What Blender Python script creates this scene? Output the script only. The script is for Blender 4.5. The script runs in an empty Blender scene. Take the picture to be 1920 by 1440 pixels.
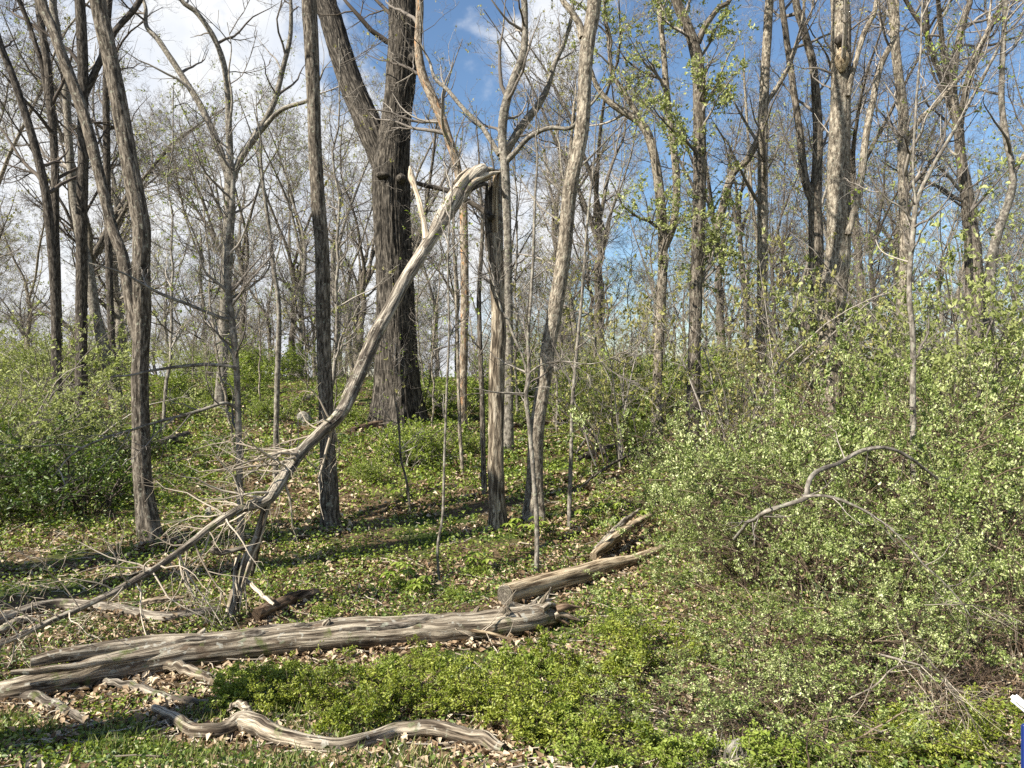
import bpy, math
import numpy as np

# ------------------------------------------------------------------ camera, sky, sun, exposure
scene = bpy.context.scene
F = 1386.0            # focal length in photo pixels (photo is 1920 wide)
EYE = 2.2
cam_d = bpy.data.cameras.new("camera")
cam_d.sensor_width = 36.0
cam_d.lens = 36.0 * F / 1920.0
cam_d.clip_end = 3000
cam = bpy.data.objects.new("camera", cam_d)
cam.location = (0, 0, EYE)
cam.rotation_euler = (math.radians(90), 0, 0)
scene.collection.objects.link(cam)
scene.camera = cam

SUN_AZ = math.radians(56)      # sun stands behind the camera, this far round to the left
SUN_EL = math.radians(41)
# unit vector towards the sun (x right, y into the picture)
SUN = np.array([-math.sin(SUN_AZ) * math.cos(SUN_EL), -math.cos(SUN_AZ) * math.cos(SUN_EL), math.sin(SUN_EL)])
sl = bpy.data.lights.new("sun", 'SUN')
sl.energy = 5.0
sl.angle = math.radians(0.55)
sl.color = (1.0, 0.93, 0.80)
so = bpy.data.objects.new("sun", sl)
from mathutils import Vector
so.rotation_euler = Vector((-SUN[0], -SUN[1], -SUN[2])).to_track_quat('-Z', 'Y').to_euler()
so.location = (-20, -20, 30)
scene.collection.objects.link(so)

world = bpy.data.worlds.new("World")
scene.world = world
world.use_nodes = True
wn, wl = world.node_tree.nodes, world.node_tree.links
wn.clear()
out = wn.new('ShaderNodeOutputWorld')
bg = wn.new('ShaderNodeBackground')
bg.inputs['Strength'].default_value = 0.066
sky = wn.new('ShaderNodeTexSky')
sky.sky_type = 'NISHITA'
sky.sun_disc = False
sky.sun_elevation = SUN_EL
sky.sun_rotation = math.atan2(SUN[0], SUN[1])
sky.air_density = 1.25
sky.dust_density = 0.05
sky.ozone_density = 5.0
tc = wn.new('ShaderNodeTexCoord')
nz = wn.new('ShaderNodeTexNoise')
nz.inputs['Scale'].default_value = 7.0
nz.inputs['Detail'].default_value = 9
nz.inputs['Roughness'].default_value = 0.58
nz.inputs['Distortion'].default_value = 0.25
wl.new(tc.outputs['Generated'], nz.inputs['Vector'])


def cdir(az, el):
    a, e = math.radians(az), math.radians(el)
    return (math.sin(a) * math.cos(e), math.cos(a) * math.cos(e), math.sin(e))


# cumulus banks spread round the whole sky: (azimuth from the view axis, elevation, angular radius)
CLOUDS = [(-31, 11, 17), (-17, 13, 9), (-8, 9, 8), (4.5, 25, 2.6), (3, 14, 3.5), (-70, 16, 14), (-125, 22, 16), (75, 20, 9), (125, 14, 14), (175, 26, 13), (35, 66, 8)]
acc = None
for az, el, rad in CLOUDS:
    dp = wn.new('ShaderNodeVectorMath'); dp.operation = 'DOT_PRODUCT'
    wl.new(tc.outputs['Generated'], dp.inputs[0]); dp.inputs[1].default_value = cdir(az, el)
    mr = wn.new('ShaderNodeMapRange')
    mr.inputs['From Min'].default_value = math.cos(math.radians(rad * 2.1))
    mr.inputs['From Max'].default_value = math.cos(math.radians(rad * 0.35))
    wl.new(dp.outputs['Value'], mr.inputs['Value'])
    if acc is None:
        acc = mr.outputs[0]
    else:
        mx = wn.new('ShaderNodeMath'); mx.operation = 'MAXIMUM'
        wl.new(acc, mx.inputs[0]); wl.new(mr.outputs[0], mx.inputs[1]); acc = mx.outputs[0]
ad = wn.new('ShaderNodeMath'); ad.operation = 'MULTIPLY_ADD'
wl.new(nz.outputs[0], ad.inputs[0]); ad.inputs[1].default_value = 2.2
wl.new(acc, ad.inputs[2])
thr = wn.new('ShaderNodeMapRange')
thr.interpolation_type = 'SMOOTHSTEP'
thr.inputs['From Min'].default_value = 1.52
thr.inputs['From Max'].default_value = 1.95
wl.new(ad.outputs[0], thr.inputs['Value'])
ccol = wn.new('ShaderNodeMixRGB')
ccol.inputs[1].default_value = (5.2, 5.6, 6.3, 1)
ccol.inputs[2].default_value = (6.6, 6.7, 6.8, 1)
n2 = wn.new('ShaderNodeTexNoise'); n2.inputs['Scale'].default_value = 9; n2.inputs['Detail'].default_value = 6
wl.new(tc.outputs['Generated'], n2.inputs['Vector'])
cr = wn.new('ShaderNodeMapRange'); cr.inputs['From Min'].default_value = 0.32; cr.inputs['From Max'].default_value = 0.55
wl.new(n2.outputs[0], cr.inputs['Value']); wl.new(cr.outputs[0], ccol.inputs[0])
mixc = wn.new('ShaderNodeMixRGB')
wl.new(thr.outputs[0], mixc.inputs[0]); wl.new(sky.outputs[0], mixc.inputs[1]); wl.new(ccol.outputs[0], mixc.inputs[2])
wl.new(mixc.outputs[0], bg.inputs['Color'])
wl.new(bg.outputs[0], out.inputs['Surface'])

vs = scene.view_settings
vs.view_transform = 'Standard'
vs.look = 'None'
vs.exposure = 1.22
vs.gamma = 1.0
cy = scene.cycles
cy.max_bounces = 4
cy.diffuse_bounces = 2
cy.glossy_bounces = 2
cy.transmission_bounces = 4
cy.transparent_max_bounces = 4
cy.caustics_reflective = False
cy.caustics_refractive = False
cy.use_denoising = False
cy.use_adaptive_sampling = False

# ------------------------------------------------------------------ helpers
rng = np.random.default_rng(7)
COL = scene.collection.objects


def hash3(i, j, k):
    n = (i * 374761393 + j * 668265263 + k * 2147483647 + 1013904223).astype(np.int64)
    n = (n ^ (n >> 13)) * 1274126177
    n = n ^ (n >> 16)
    return (n & 0xffffff) / float(0xffffff)


def vnoise(p):
    p = np.asarray(p, float)
    f = np.floor(p); i = f.astype(np.int64); t = p - f; t = t * t * (3 - 2 * t)
    r = 0
    for dx in (0, 1):
        for dy in (0, 1):
            for dz in (0, 1):
                w = (t[..., 0] if dx else 1 - t[..., 0]) * (t[..., 1] if dy else 1 - t[..., 1]) * (t[..., 2] if dz else 1 - t[..., 2])
                r = r + w * hash3(i[..., 0] + dx, i[..., 1] + dy, i[..., 2] + dz)
    return r


def fbm2(x, y, s, oct=3):
    r = 0; a = 0.5
    for o in range(oct):
        r = r + a * vnoise(np.stack([x * s, y * s, np.full_like(x, 3.7 + o * 11)], -1)); s *= 2.1; a *= 0.5
    return r


_py = np.array([-60, 0, 2.4, 4.0, 5, 8, 11, 16, 21, 30, 38, 46, 60, 100, 200, 900.])
_pz = np.array([.9, .75, .62, .06, 0, .02, .15, .60, 1.14, 2.05, 2.55, 2.5, 1.6, -2, -8, -14.])
_ty = np.linspace(-60, 900, 9601)
_tz = np.convolve(np.pad(np.interp(_ty, _py, _pz), 10, mode='edge'), np.ones(21) / 21, mode='valid')


def gz(x, y):
    x = np.asarray(x, float); y = np.asarray(y, float)
    z = np.interp(y, _ty, _tz)
    near = np.clip((y - 3.5) / 6, 0, 1)
    z = z + (fbm2(x, y, 0.22) - .44) * 0.55 * near + (fbm2(x + 40, y, 1.1, 2) - .37) * 0.10
    return z


def at(px, py, d):
    """point at depth d along the ray of a photo pixel"""
    return np.array([d * (px - 960) / F, d, EYE + d * (720 - py) / F])


def ground_hit(px, py):
    ds = np.arange(3.0, 70, 0.03)
    zs = gz(ds * (px - 960) / F, ds)
    ray = EYE + ds * (720 - py) / F
    k = np.argmax(zs >= ray)
    return float(ds[k]) if (zs >= ray).any() else 40.0


def norm(v):
    return v / np.maximum(np.linalg.norm(v, axis=-1, keepdims=True), 1e-9)


class MB:
    """collects verts / quads / tris / attributes and links them as one mesh object"""
    def __init__(s):
        s.v = []; s.q = []; s.t = []; s.n = 0; s.bark = []; s.rnd = []

    def add(s, v, q=None, t=None, bark=None, rnd=None):
        v = np.asarray(v, float).reshape(-1, 3)
        if q is not None and len(q): s.q.append(np.asarray(q, np.int64) + s.n)
        if t is not None and len(t): s.t.append(np.asarray(t, np.int64) + s.n)
        s.v.append(v); s.n += len(v)
        s.bark.append(np.zeros((len(v), 3)) if bark is None else np.asarray(bark).reshape(-1, 3))
        s.rnd.append(np.zeros(len(v)) if rnd is None else np.asarray(rnd).reshape(-1))

    def mesh(s, name, mat, smooth=True, bark=False, rnd=False):
        v = np.concatenate(s.v); me = bpy.data.meshes.new(name)
        q = np.concatenate(s.q) if s.q else np.zeros((0, 4), np.int64)
        t = np.concatenate(s.t) if s.t else np.zeros((0, 3), np.int64)
        me.vertices.add(len(v)); me.vertices.foreach_set('co', v.astype(np.float32).ravel())
        nl = len(q) * 4 + len(t) * 3
        me.loops.add(nl); me.loops.foreach_set('vertex_index', np.concatenate([q.ravel(), t.ravel()]).astype(np.int32))
        me.polygons.add(len(q) + len(t))
        st = np.concatenate([np.arange(len(q)) * 4, len(q) * 4 + np.arange(len(t)) * 3]).astype(np.int32)
        me.polygons.foreach_set('loop_start', st)
        if smooth: me.polygons.foreach_set('use_smooth', np.ones(len(q) + len(t), bool))
        if bark:
            a = me.attributes.new('bark', 'FLOAT_VECTOR', 'POINT'); a.data.foreach_set('vector', np.concatenate(s.bark).astype(np.float32).ravel())
        if rnd:
            a = me.attributes.new('rnd', 'FLOAT', 'POINT'); a.data.foreach_set('value', np.concatenate(s.rnd).astype(np.float32))
        for m in (mat if isinstance(mat, (list, tuple)) else [mat]): me.materials.append(m)
        me.update(); me.validate()
        return me

    def build(s, name, mat, parent=None, **k):
        if not s.n: return None
        o = bpy.data.objects.new(name, s.mesh(name, mat, **k)); COL.link(o)
        if parent is not None: o.parent = parent
        return o


def tag(o, label=None, cat=None, group=None, kind=None):
    if label: o['label'] = label
    if cat: o['category'] = cat
    if group: o['group'] = group
    if kind: o['kind'] = kind
    return o


def empty(name, loc=(0, 0, 0), label=None, cat=None, group=None):
    o = bpy.data.objects.new(name, None); o.location = tuple(float(a) for a in loc); COL.link(o)
    o.empty_display_size = 0.2
    return tag(o, label, cat, group)


def copy_tree(o, parent=None):
    c = o.copy(); COL.link(c); c.parent = parent
    for ch in list(o.children): copy_tree(ch, c)
    return c


def frames(P):
    T = np.gradient(P, axis=-2); T = norm(T)
    ref = np.where(np.abs(T[..., :1, 2:3].mean(axis=-2, keepdims=True)) > 0.8, np.array([1., 0.2, 0]), np.array([0., 0.1, 1.]))
    A = norm(np.cross(T, ref)); B = np.cross(T, A)
    return T, A, B


def tubes(mb, P, R, S, rnd=None):
    """P[M,K,3], R[M,K]: M thin tapering tubes with S sides"""
    M, K = R.shape
    T, A, B = frames(P)
    th = np.arange(S) * 2 * np.pi / S
    V = P[:, :, None] + R[:, :, None, None] * (np.cos(th)[:, None] * A[:, :, None] + np.sin(th)[:, None] * B[:, :, None])
    idx = np.arange(M * K * S).reshape(M, K, S)
    a = idx[:, :-1]; b = idx[:, 1:]
    q = np.stack([a, np.roll(a, -1, 2), np.roll(b, -1, 2), b], -1).reshape(-1, 4)
    rr = np.repeat(rng.random(M) if rnd is None else rnd, K * S)
    mb.add(V, q=q, rnd=rr)


def resample(pts, n):
    """Catmull-Rom through pts (N,D) -> n points, even in length"""
    p = np.asarray(pts, float)
    if len(p) == 2: p = np.array([p[0], (p[0] + p[1]) / 2, p[1]])
    e = np.vstack([2 * p[0] - p[1], p, 2 * p[-1] - p[-2]])
    o = []
    for i in range(len(p) - 1):
        t = np.linspace(0, 1, 24, endpoint=False)[:, None]
        a, b, c, d = e[i], e[i + 1], e[i + 2], e[i + 3]
        o.append(.5 * (2 * b + (c - a) * t + (2 * a - 5 * b + 4 * c - d) * t ** 2 + (3 * b - a - 3 * c + d) * t ** 3))
    o = np.vstack(o + [p[-1:]])
    s = np.r_[0, np.cumsum(np.linalg.norm(np.diff(o[:, :3], axis=0), axis=1))]
    u = np.linspace(0, s[-1], n)
    return np.stack([np.interp(u, s, o[:, k]) for k in range(o.shape[1])], -1)


def trunk_mesh(mb, P, R, S=16, ridge=0.06, rf=9.0, lump=0.08, caps=True, seed=0, flute=0.0):
    """one barky round limb, real relief: ridges run along it, lumps vary its girth"""
    K = len(P)
    T, A, B = frames(P[None]); A, B = A[0], B[0]
    th = np.arange(S) * 2 * np.pi / S
    L = np.r_[0, np.cumsum(np.linalg.norm(np.diff(P, axis=0), axis=1))]
    C, Sn = np.cos(th)[None, :] * np.ones((K, 1)), np.sin(th)[None, :] * np.ones((K, 1))
    Rm = R[:, None] * np.ones((1, S)); Lm = L[:, None] * np.ones((1, S))
    bark = np.stack([C * Rm, Sn * Rm, Lm + seed * 3.1], -1)
    rm = np.median(R)
    nb = vnoise(np.stack([C * rf * 1.0 + 50 + seed * 7, Sn * rf + 50 + 0 * Rm, Lm * (rf / 9.0) * .9 / max(rm, .03) * .12 + 50], -1))
    nb = 1 - np.abs(2 * nb - 1)
    nl = vnoise(np.stack([C * 1.2 + 20 + seed * 13 + 0 * Rm, Sn * 1.2 + 20 + 0 * Rm, Lm * (.22 / max(rm, .03)) + 20], -1)) - .5
    Rr = Rm * (1 + ridge * (nb - .5) * 2 + lump * 2 * nl)
    if flute: Rr *= 1 + .35 * np.exp(-Lm / (1.3 * R[0] + .03))
    if flute: Rr *= 1 + flute * np.exp(-Lm / (2.2 * R[0])) * np.cos(th * 5 + seed)[None, :]
    V = P[:, None] + Rr[..., None] * (C[..., None] * A[:, None] + Sn[..., None] * B[:, None])
    idx = np.arange(K * S).reshape(K, S); a, b = idx[:-1], idx[1:]
    q = np.stack([a, np.roll(a, -1, 1), np.roll(b, -1, 1), b], -1).reshape(-1, 4)
    mb.add(V, q=q, bark=bark)
    if caps:
        for k, flip in ((0, 1), (K - 1, 0)):
            ring = V[k]; c = ring.mean(0)
            vv = np.vstack([ring, c[None]]); i = np.arange(S); j = (i + 1) % S
            t = np.stack([j, i, np.full(S, S)], -1) if flip else np.stack([i, j, np.full(S, S)], -1)
            mb.add(vv, t=t, bark=np.vstack([bark[k], [[0, 0, L[k]]]]))


def lengths(P):
    return np.linalg.norm(np.diff(P, axis=1), axis=2).sum(1)


def grow(P, R, n, t0, t1, ang, L, K, rr, up=0.05, wig=0.2, minr=0.002, rel=None, r=rng, taper=0.85, side=None):
    """n side shoots on the limbs P: returns their own P, R"""
    M, Kp = R.shape
    w = lengths(P); pid = r.choice(M, n, p=w / w.sum())
    t = t0 + (t1 - t0) * r.random(n)
    f = t * (Kp - 1); i = np.minimum(f.astype(int), Kp - 2); f = (f - i)[:, None]
    pos = P[pid, i] * (1 - f) + P[pid, i + 1] * f
    tg = norm(P[pid, i + 1] - P[pid, i])
    rad = R[pid, i] * (1 - f[:, 0]) + R[pid, i + 1] * f[:, 0]
    rv = norm(r.normal(size=(n, 3))) if side is None else norm(r.normal(size=(n, 3)) + np.asarray(side))
    perp = norm(rv - (rv * tg).sum(1, keepdims=True) * tg)
    a = np.radians(r.uniform(ang[0], ang[1], n))[:, None]
    d = norm(tg * np.cos(a) + perp * np.sin(a))
    ln = r.uniform(L[0], L[1], n)
    if rel: ln = ln * w[pid] * (1 - .55 * t)
    step = (ln / (K - 1))[:, None]
    pts = [pos]
    for k in range(K - 1):
        pts.append(pts[-1] + d * step)
        d = norm(d + wig * r.normal(size=(n, 3)) + np.array([0, 0, up]))
    Pn = np.stack(pts, 1)
    r0 = np.clip(np.minimum(rad * rr, ln * 0.022), minr, None)
    Rn = r0[:, None] * (1 - taper * np.linspace(0, 1, K))[None, :]
    return Pn, np.maximum(Rn, minr * .6)


def leaf_mesh(mb, pos, d, size, r=rng, six=False, fold=0.25, aspect=.5, flat=0.0, nrm=None, drift=0):
    """small folded leaves: pos[N,3], direction d[N,3], size[N]"""
    n = len(pos); size = np.asarray(size)
    nn = norm(r.normal(size=(n, 3)) + np.array([0, 0, flat])) if nrm is None else nrm
    s = norm(np.cross(d, nn)); u = np.cross(s, d)
    l = size[:, None]; w = l * aspect * r.uniform(.75, 1.2, n)[:, None]
    up = u * w * fold
    rr = r.random(n)
    if drift: rr = np.clip(.62 * rr + .75 * vnoise(pos * drift + 9) - .19, 0, 1)
    if six:
        V = np.stack([pos, pos + d * l * .35 + s * w * .5 + up, pos + d * l * .72 + s * w * .36 + up * .7, pos + d * l - u * l * .12,
                      pos + d * l * .72 - s * w * .36 + up * .7, pos + d * l * .35 - s * w * .5 + up], 1)
        b = np.arange(n)[:, None] * 6
        q = np.concatenate([b + np.array([[0, 1, 2, 3]]), b + np.array([[0, 3, 4, 5]])])
        mb.add(V, q=q, rnd=np.repeat(rr, 6))
    else:
        V = np.stack([pos, pos + d * l * .5 + s * w * .5 + up, pos + d * l, pos + d * l * .5 - s * w * .5 + up], 1)
        b = np.arange(n)[:, None] * 4
        t = np.concatenate([b + np.array([[0, 1, 2]]), b + np.array([[0, 2, 3]])])
        mb.add(V, t=t, rnd=np.repeat(rr, 4))


def leaves_on(mb, P, n, size, r=rng, t0=.15, six=False, spread=.01, upw=.3, aspect=.5, clump=None, flat=.5, nf=0, nth=.5, seed=0, zmin=0):
    M, K, _ = P.shape
    if clump:
        m = max(1, n // clump); pid = np.repeat(r.integers(0, M, m), clump); t = np.repeat(r.uniform(t0, 1, m), clump); n = len(pid)
    else:
        pid = r.integers(0, M, n); t = r.uniform(t0, 1, n)
    f = t * (K - 1); i = np.minimum(f.astype(int), K - 2); f = (f - i)[:, None]
    pos = P[pid, i] * (1 - f) + P[pid, i + 1] * f + r.normal(size=(n, 3)) * spread
    tg = norm(P[pid, i + 1] - P[pid, i])
    if nf:
        k_ = vnoise(pos * nf + 100 + seed * 17.3) + .12 * r.normal(size=n) > nth
        if zmin: k_ &= pos[:, 2] > zmin * (.55 + .9 * vnoise(pos * 1.7 + 31))
        pos, tg = pos[k_], tg[k_]; n = len(pos)
    d = norm(r.normal(size=(n, 3)) + tg * .6 + np.array([0, 0, upw]))
    leaf_mesh(mb, pos, d, r.uniform(size[0], size[1], n) * np.where(r.random(n) < .15, 1.35, 1), r, six=six, aspect=aspect, flat=flat, drift=3.0 if nf else 0)


# ------------------------------------------------------------------ materials
def newmat(name):
    m = bpy.data.materials.new(name); m.use_nodes = True
    n, l = m.node_tree.nodes, m.node_tree.links
    n.clear(); o = n.new('ShaderNodeOutputMaterial')
    return m, n, l, o


def ramp(n, stops):
    c = n.new('ShaderNodeValToRGB'); e = c.color_ramp.elements
    while len(e) < len(stops): e.new(0.5)
    for k, (p, col) in enumerate(stops): e[k].position = p; e[k].color = (*col, 1)
    return c


def bark_mat(name, dark, mid, light, fx=26, fz=4, patch=None, patch_at=.58, bump=.9, rough=.9, lichen=None, cracks=.75, moss=None):
    m, n, l, o = newmat(name)
    at_ = n.new('ShaderNodeAttribute'); at_.attribute_name = 'bark'
    mp = n.new('ShaderNodeMapping'); mp.inputs['Scale'].default_value = (fx, fx, fz)
    l.new(at_.outputs['Vector'], mp.inputs['Vector'])
    no = n.new('ShaderNodeTexNoise'); no.inputs['Scale'].default_value = 1; no.inputs['Detail'].default_value = 7; no.inputs['Roughness'].default_value = .62
    no.inputs['Distortion'].default_value = .5
    l.new(mp.outputs[0], no.inputs['Vector'])
    cr_ = ramp(n, [(.38, dark), (.5, mid), (.60, light)])
    l.new(no.outputs[0], cr_.inputs[0])
    col = cr_.outputs[0]
    if cracks:
        mpc = n.new('ShaderNodeMapping'); mpc.inputs['Scale'].default_value = (fx * 2.6, fx * 2.6, fz * .9)
        l.new(at_.outputs['Vector'], mpc.inputs['Vector'])
        nc = n.new('ShaderNodeTexNoise'); nc.inputs['Scale'].default_value = 1; nc.inputs['Detail'].default_value = 3; nc.inputs['Distortion'].default_value = .8
        l.new(mpc.outputs[0], nc.inputs['Vector'])
        rc = ramp(n, [(.36, tuple(c * .35 for c in dark)), (.46, (1, 1, 1))]); l.new(nc.outputs[0], rc.inputs[0])
        mc = n.new('ShaderNodeMixRGB'); mc.blend_type = 'MULTIPLY'; mc.inputs[0].default_value = cracks
        l.new(col, mc.inputs[1]); l.new(rc.outputs[0], mc.inputs[2]); col = mc.outputs[0]
    # broad weathering differences along the limb
    mp2 = n.new('ShaderNodeMapping'); mp2.inputs['Scale'].default_value = (5, 5, 1.4)
    l.new(at_.outputs['Vector'], mp2.inputs['Vector'])
    n2_ = n.new('ShaderNodeTexNoise'); n2_.inputs['Scale'].default_value = 1.3; n2_.inputs['Detail'].default_value = 4
    l.new(mp2.outputs[0], n2_.inputs['Vector'])
    mul = n.new('ShaderNodeMixRGB'); mul.blend_type = 'MULTIPLY'; mul.inputs[0].default_value = .75
    r2 = ramp(n, [(.3, (.62, .60, .57)), (.7, (1.25, 1.22, 1.16))])
    l.new(n2_.outputs[0], r2.inputs[0]); l.new(col, mul.inputs[1]); l.new(r2.outputs[0], mul.inputs[2]); col = mul.outputs[0]
    if patch:
        n3 = n.new('ShaderNodeTexNoise'); n3.inputs['Scale'].default_value = 2.6; n3.inputs['Detail'].default_value = 5
        l.new(mp2.outputs[0], n3.inputs['Vector'])
        r3 = ramp(n, [(patch_at, (0, 0, 0)), (patch_at + .05, (1, 1, 1))]); l.new(n3.outputs[0], r3.inputs[0])
        mx_ = n.new('ShaderNodeMixRGB'); l.new(r3.outputs[0], mx_.inputs[0]); l.new(col, mx_.inputs[1]); mx_.inputs[2].default_value = (*patch, 1); col = mx_.outputs[0]
    if lichen:
        n4 = n.new('ShaderNodeTexNoise'); n4.inputs['Scale'].default_value = 22; n4.inputs['Detail'].default_value = 6
        l.new(at_.outputs['Vector'], n4.inputs['Vector'])
        r4 = ramp(n, [(.60, (0, 0, 0)), (.66, (.7, .7, .7))]); l.new(n4.outputs[0], r4.inputs[0])
        m4 = n.new('ShaderNodeMixRGB'); l.new(r4.outputs[0], m4.inputs[0]); l.new(col, m4.inputs[1]); m4.inputs[2].default_value = (*lichen, 1); col = m4.outputs[0]
    if moss:
        n6 = n.new('ShaderNodeTexNoise'); n6.inputs['Scale'].default_value = 5.5; n6.inputs['Detail'].default_value = 8; n6.inputs['Roughness'].default_value = .7
        l.new(at_.outputs['Vector'], n6.inputs['Vector'])
        r6 = ramp(n, [(.56, (0, 0, 0)), (.64, (.85, .85, .85))]); l.new(n6.outputs[0], r6.inputs[0])
        m6 = n.new('ShaderNodeMixRGB'); l.new(r6.outputs[0], m6.inputs[0]); l.new(col, m6.inputs[1]); m6.inputs[2].default_value = (*moss, 1); col = m6.outputs[0]
    bs = n.new('ShaderNodeBsdfPrincipled'); bs.inputs['Roughness'].default_value = rough
    bs.inputs['Specular IOR Level'].default_value = .15
    l.new(col, bs.inputs['Base Color'])
    bp = n.new('ShaderNodeBump'); bp.inputs['Strength'].default_value = bump; bp.inputs['Distance'].default_value = .03
    l.new(no.outputs[0], bp.inputs['Height']); l.new(bp.outputs[0], bs.inputs['Normal'])
    l.new(bs.outputs[0], o.inputs[0])
    return m


def rnd_mat(name, stops, trans=0.0, rough=.6, spec=.3, noise=None):
    """colour picked per leaf or twig; trans lets light through leaves"""
    m, n, l, o = newmat(name)
    a = n.new('ShaderNodeAttribute'); a.attribute_name = 'rnd'
    c = ramp(n, stops); l.new(a.outputs['Fac'], c.inputs[0])
    bs = n.new('ShaderNodeBsdfPrincipled'); bs.inputs['Roughness'].default_value = rough; bs.inputs['Specular IOR Level'].default_value = spec
    l.new(c.outputs[0], bs.inputs['Base Color'])
    if trans:
        tr = n.new('ShaderNodeBsdfTranslucent'); hs = n.new('ShaderNodeHueSaturation'); hs.inputs['Saturation'].default_value = 1.15; hs.inputs['Value'].default_value = 1.5
        l.new(c.outputs[0], hs.inputs['Color']); l.new(hs.outputs[0], tr.inputs[0])
        mx_ = n.new('ShaderNodeMixShader'); mx_.inputs[0].default_value = trans
        l.new(bs.outputs[0], mx_.inputs[1]); l.new(tr.outputs[0], mx_.inputs[2]); l.new(mx_.outputs[0], o.inputs[0])
    else:
        l.new(bs.outputs[0], o.inputs[0])
    return m


M = {}
M['bark_brown'] = bark_mat('bark_brown', (.040, .034, .028), (.120, .103, .086), (.245, .218, .186), 30, 7, lichen=(.27, .275, .22), cracks=.6)
M['bark_oak'] = bark_mat('bark_oak', (.014, .0125, .011), (.062, .055, .048), (.150, .135, .118), 30, 4.2, bump=1.0, cracks=.85)
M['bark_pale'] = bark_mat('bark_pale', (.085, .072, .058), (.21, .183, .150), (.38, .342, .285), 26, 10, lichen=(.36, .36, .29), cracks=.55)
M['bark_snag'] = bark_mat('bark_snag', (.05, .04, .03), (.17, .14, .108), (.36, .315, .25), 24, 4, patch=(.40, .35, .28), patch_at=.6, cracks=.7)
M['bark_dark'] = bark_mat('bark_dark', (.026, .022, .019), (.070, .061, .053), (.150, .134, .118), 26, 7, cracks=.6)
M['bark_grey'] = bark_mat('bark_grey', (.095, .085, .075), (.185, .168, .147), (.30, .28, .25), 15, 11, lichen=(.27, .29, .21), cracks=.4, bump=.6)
M['bark_peel'] = bark_mat('bark_peel', (.11, .085, .062), (.25, .205, .16), (.42, .37, .30), 18, 7, patch=(.36, .215, .12), patch_at=.57, cracks=.5)
M['wood_grey'] = bark_mat('wood_grey', (.06, .046, .034), (.26, .22, .172), (.50, .445, .36), 34, 2.4, patch=(.14, .105, .075), patch_at=.6, bump=1, lichen=(.42, .41, .36), moss=(.10, .12, .035))
M['wood_lean'] = bark_mat('wood_lean', (.055, .045, .037), (.20, .175, .147), (.46, .415, .35), 30, 3.0, patch=(.085, .07, .056), patch_at=.55, bump=1, lichen=(.36, .36, .30), moss=(.09, .10, .035))
M['wood_upper'] = bark_mat('wood_upper', (.10, .085, .07), (.33, .295, .25), (.56, .515, .44), 26, 2.2, patch=(.15, .125, .10), patch_at=.6, bump=1)
M['wood_tan'] = bark_mat('wood_tan', (.11, .078, .05), (.40, .32, .22), (.58, .49, .36), 30, 2.2, cracks=.45)
M['wood_rot'] = bark_mat('wood_rot', (.03, .017, .010), (.13, .09, .062), (.27, .20, .14), 24, 3)
M['wood_pale'] = bark_mat('wood_pale', (.22, .17, .12), (.48, .41, .32), (.68, .62, .52), 30, 1.6)
M['twig'] = rnd_mat('twig', [(0, (.095, .082, .072)), (.6, (.20, .178, .158)), (1, (.36, .325, .285))], rough=.85, spec=.15)
M['twig_dry'] = rnd_mat('twig_dry', [(0, (.20, .165, .125)), (1, (.48, .42, .34))], rough=.85, spec=.15)
M['twig_dark'] = rnd_mat('twig_dark', [(0, (.045, .036, .030)), (1, (.13, .108, .09))], rough=.85, spec=.15)
M['twig_brown'] = rnd_mat('twig_brown', [(0, (.04, .028, .02)), (.7, (.12, .085, .06)), (1, (.24, .19, .14))], rough=.8, spec=.2)
M['leaf_bud'] = rnd_mat('leaf_bud', [(0, (.17, .17, .045)), (.5, (.28, .28, .09)), (1, (.40, .37, .17))], .3)
M['leaf_thicket'] = rnd_mat('leaf_thicket', [(0, (.035, .065, .009)), (.28, (.125, .175, .034)), (.6, (.29, .345, .115)), (1, (.62, .65, .37))], .2, rough=.4, spec=.5)
M['leaf_green'] = rnd_mat('leaf_green', [(0, (.03, .06, .010)), (.5, (.085, .135, .025)), (1, (.20, .25, .06))], .22, rough=.45, spec=.45)
M['leaf_mid'] = rnd_mat('leaf_mid', [(0, (.055, .09, .009)), (.5, (.185, .23, .028)), (1, (.36, .39, .08))], .28, rough=.45, spec=.45)
M['leaf_lime'] = rnd_mat('leaf_lime', [(0, (.11, .165, .02)), (.5, (.20, .265, .04)), (1, (.34, .39, .10))], .28, rough=.5)
M['leaf_olive'] = rnd_mat('leaf_olive', [(0, (.15, .18, .05)), (.5, (.28, .32, .11)), (1, (.44, .46, .21))], .3)
M['leaf_dead'] = rnd_mat('leaf_dead', [(0, (.08, .05, .027)), (.35, (.21, .14, .082)), (.7, (.40, .305, .20)), (1, (.62, .52, .385))], .12, rough=.7, spec=.25)
M['grass'] = rnd_mat('grass', [(0, (.05, .08, .014)), (.6, (.13, .17, .04)), (1, (.38, .34, .18))], .25)
M['straw'] = rnd_mat('straw', [(0, (.24, .21, .17)), (1, (.5, .47, .41))], .1)

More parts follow.
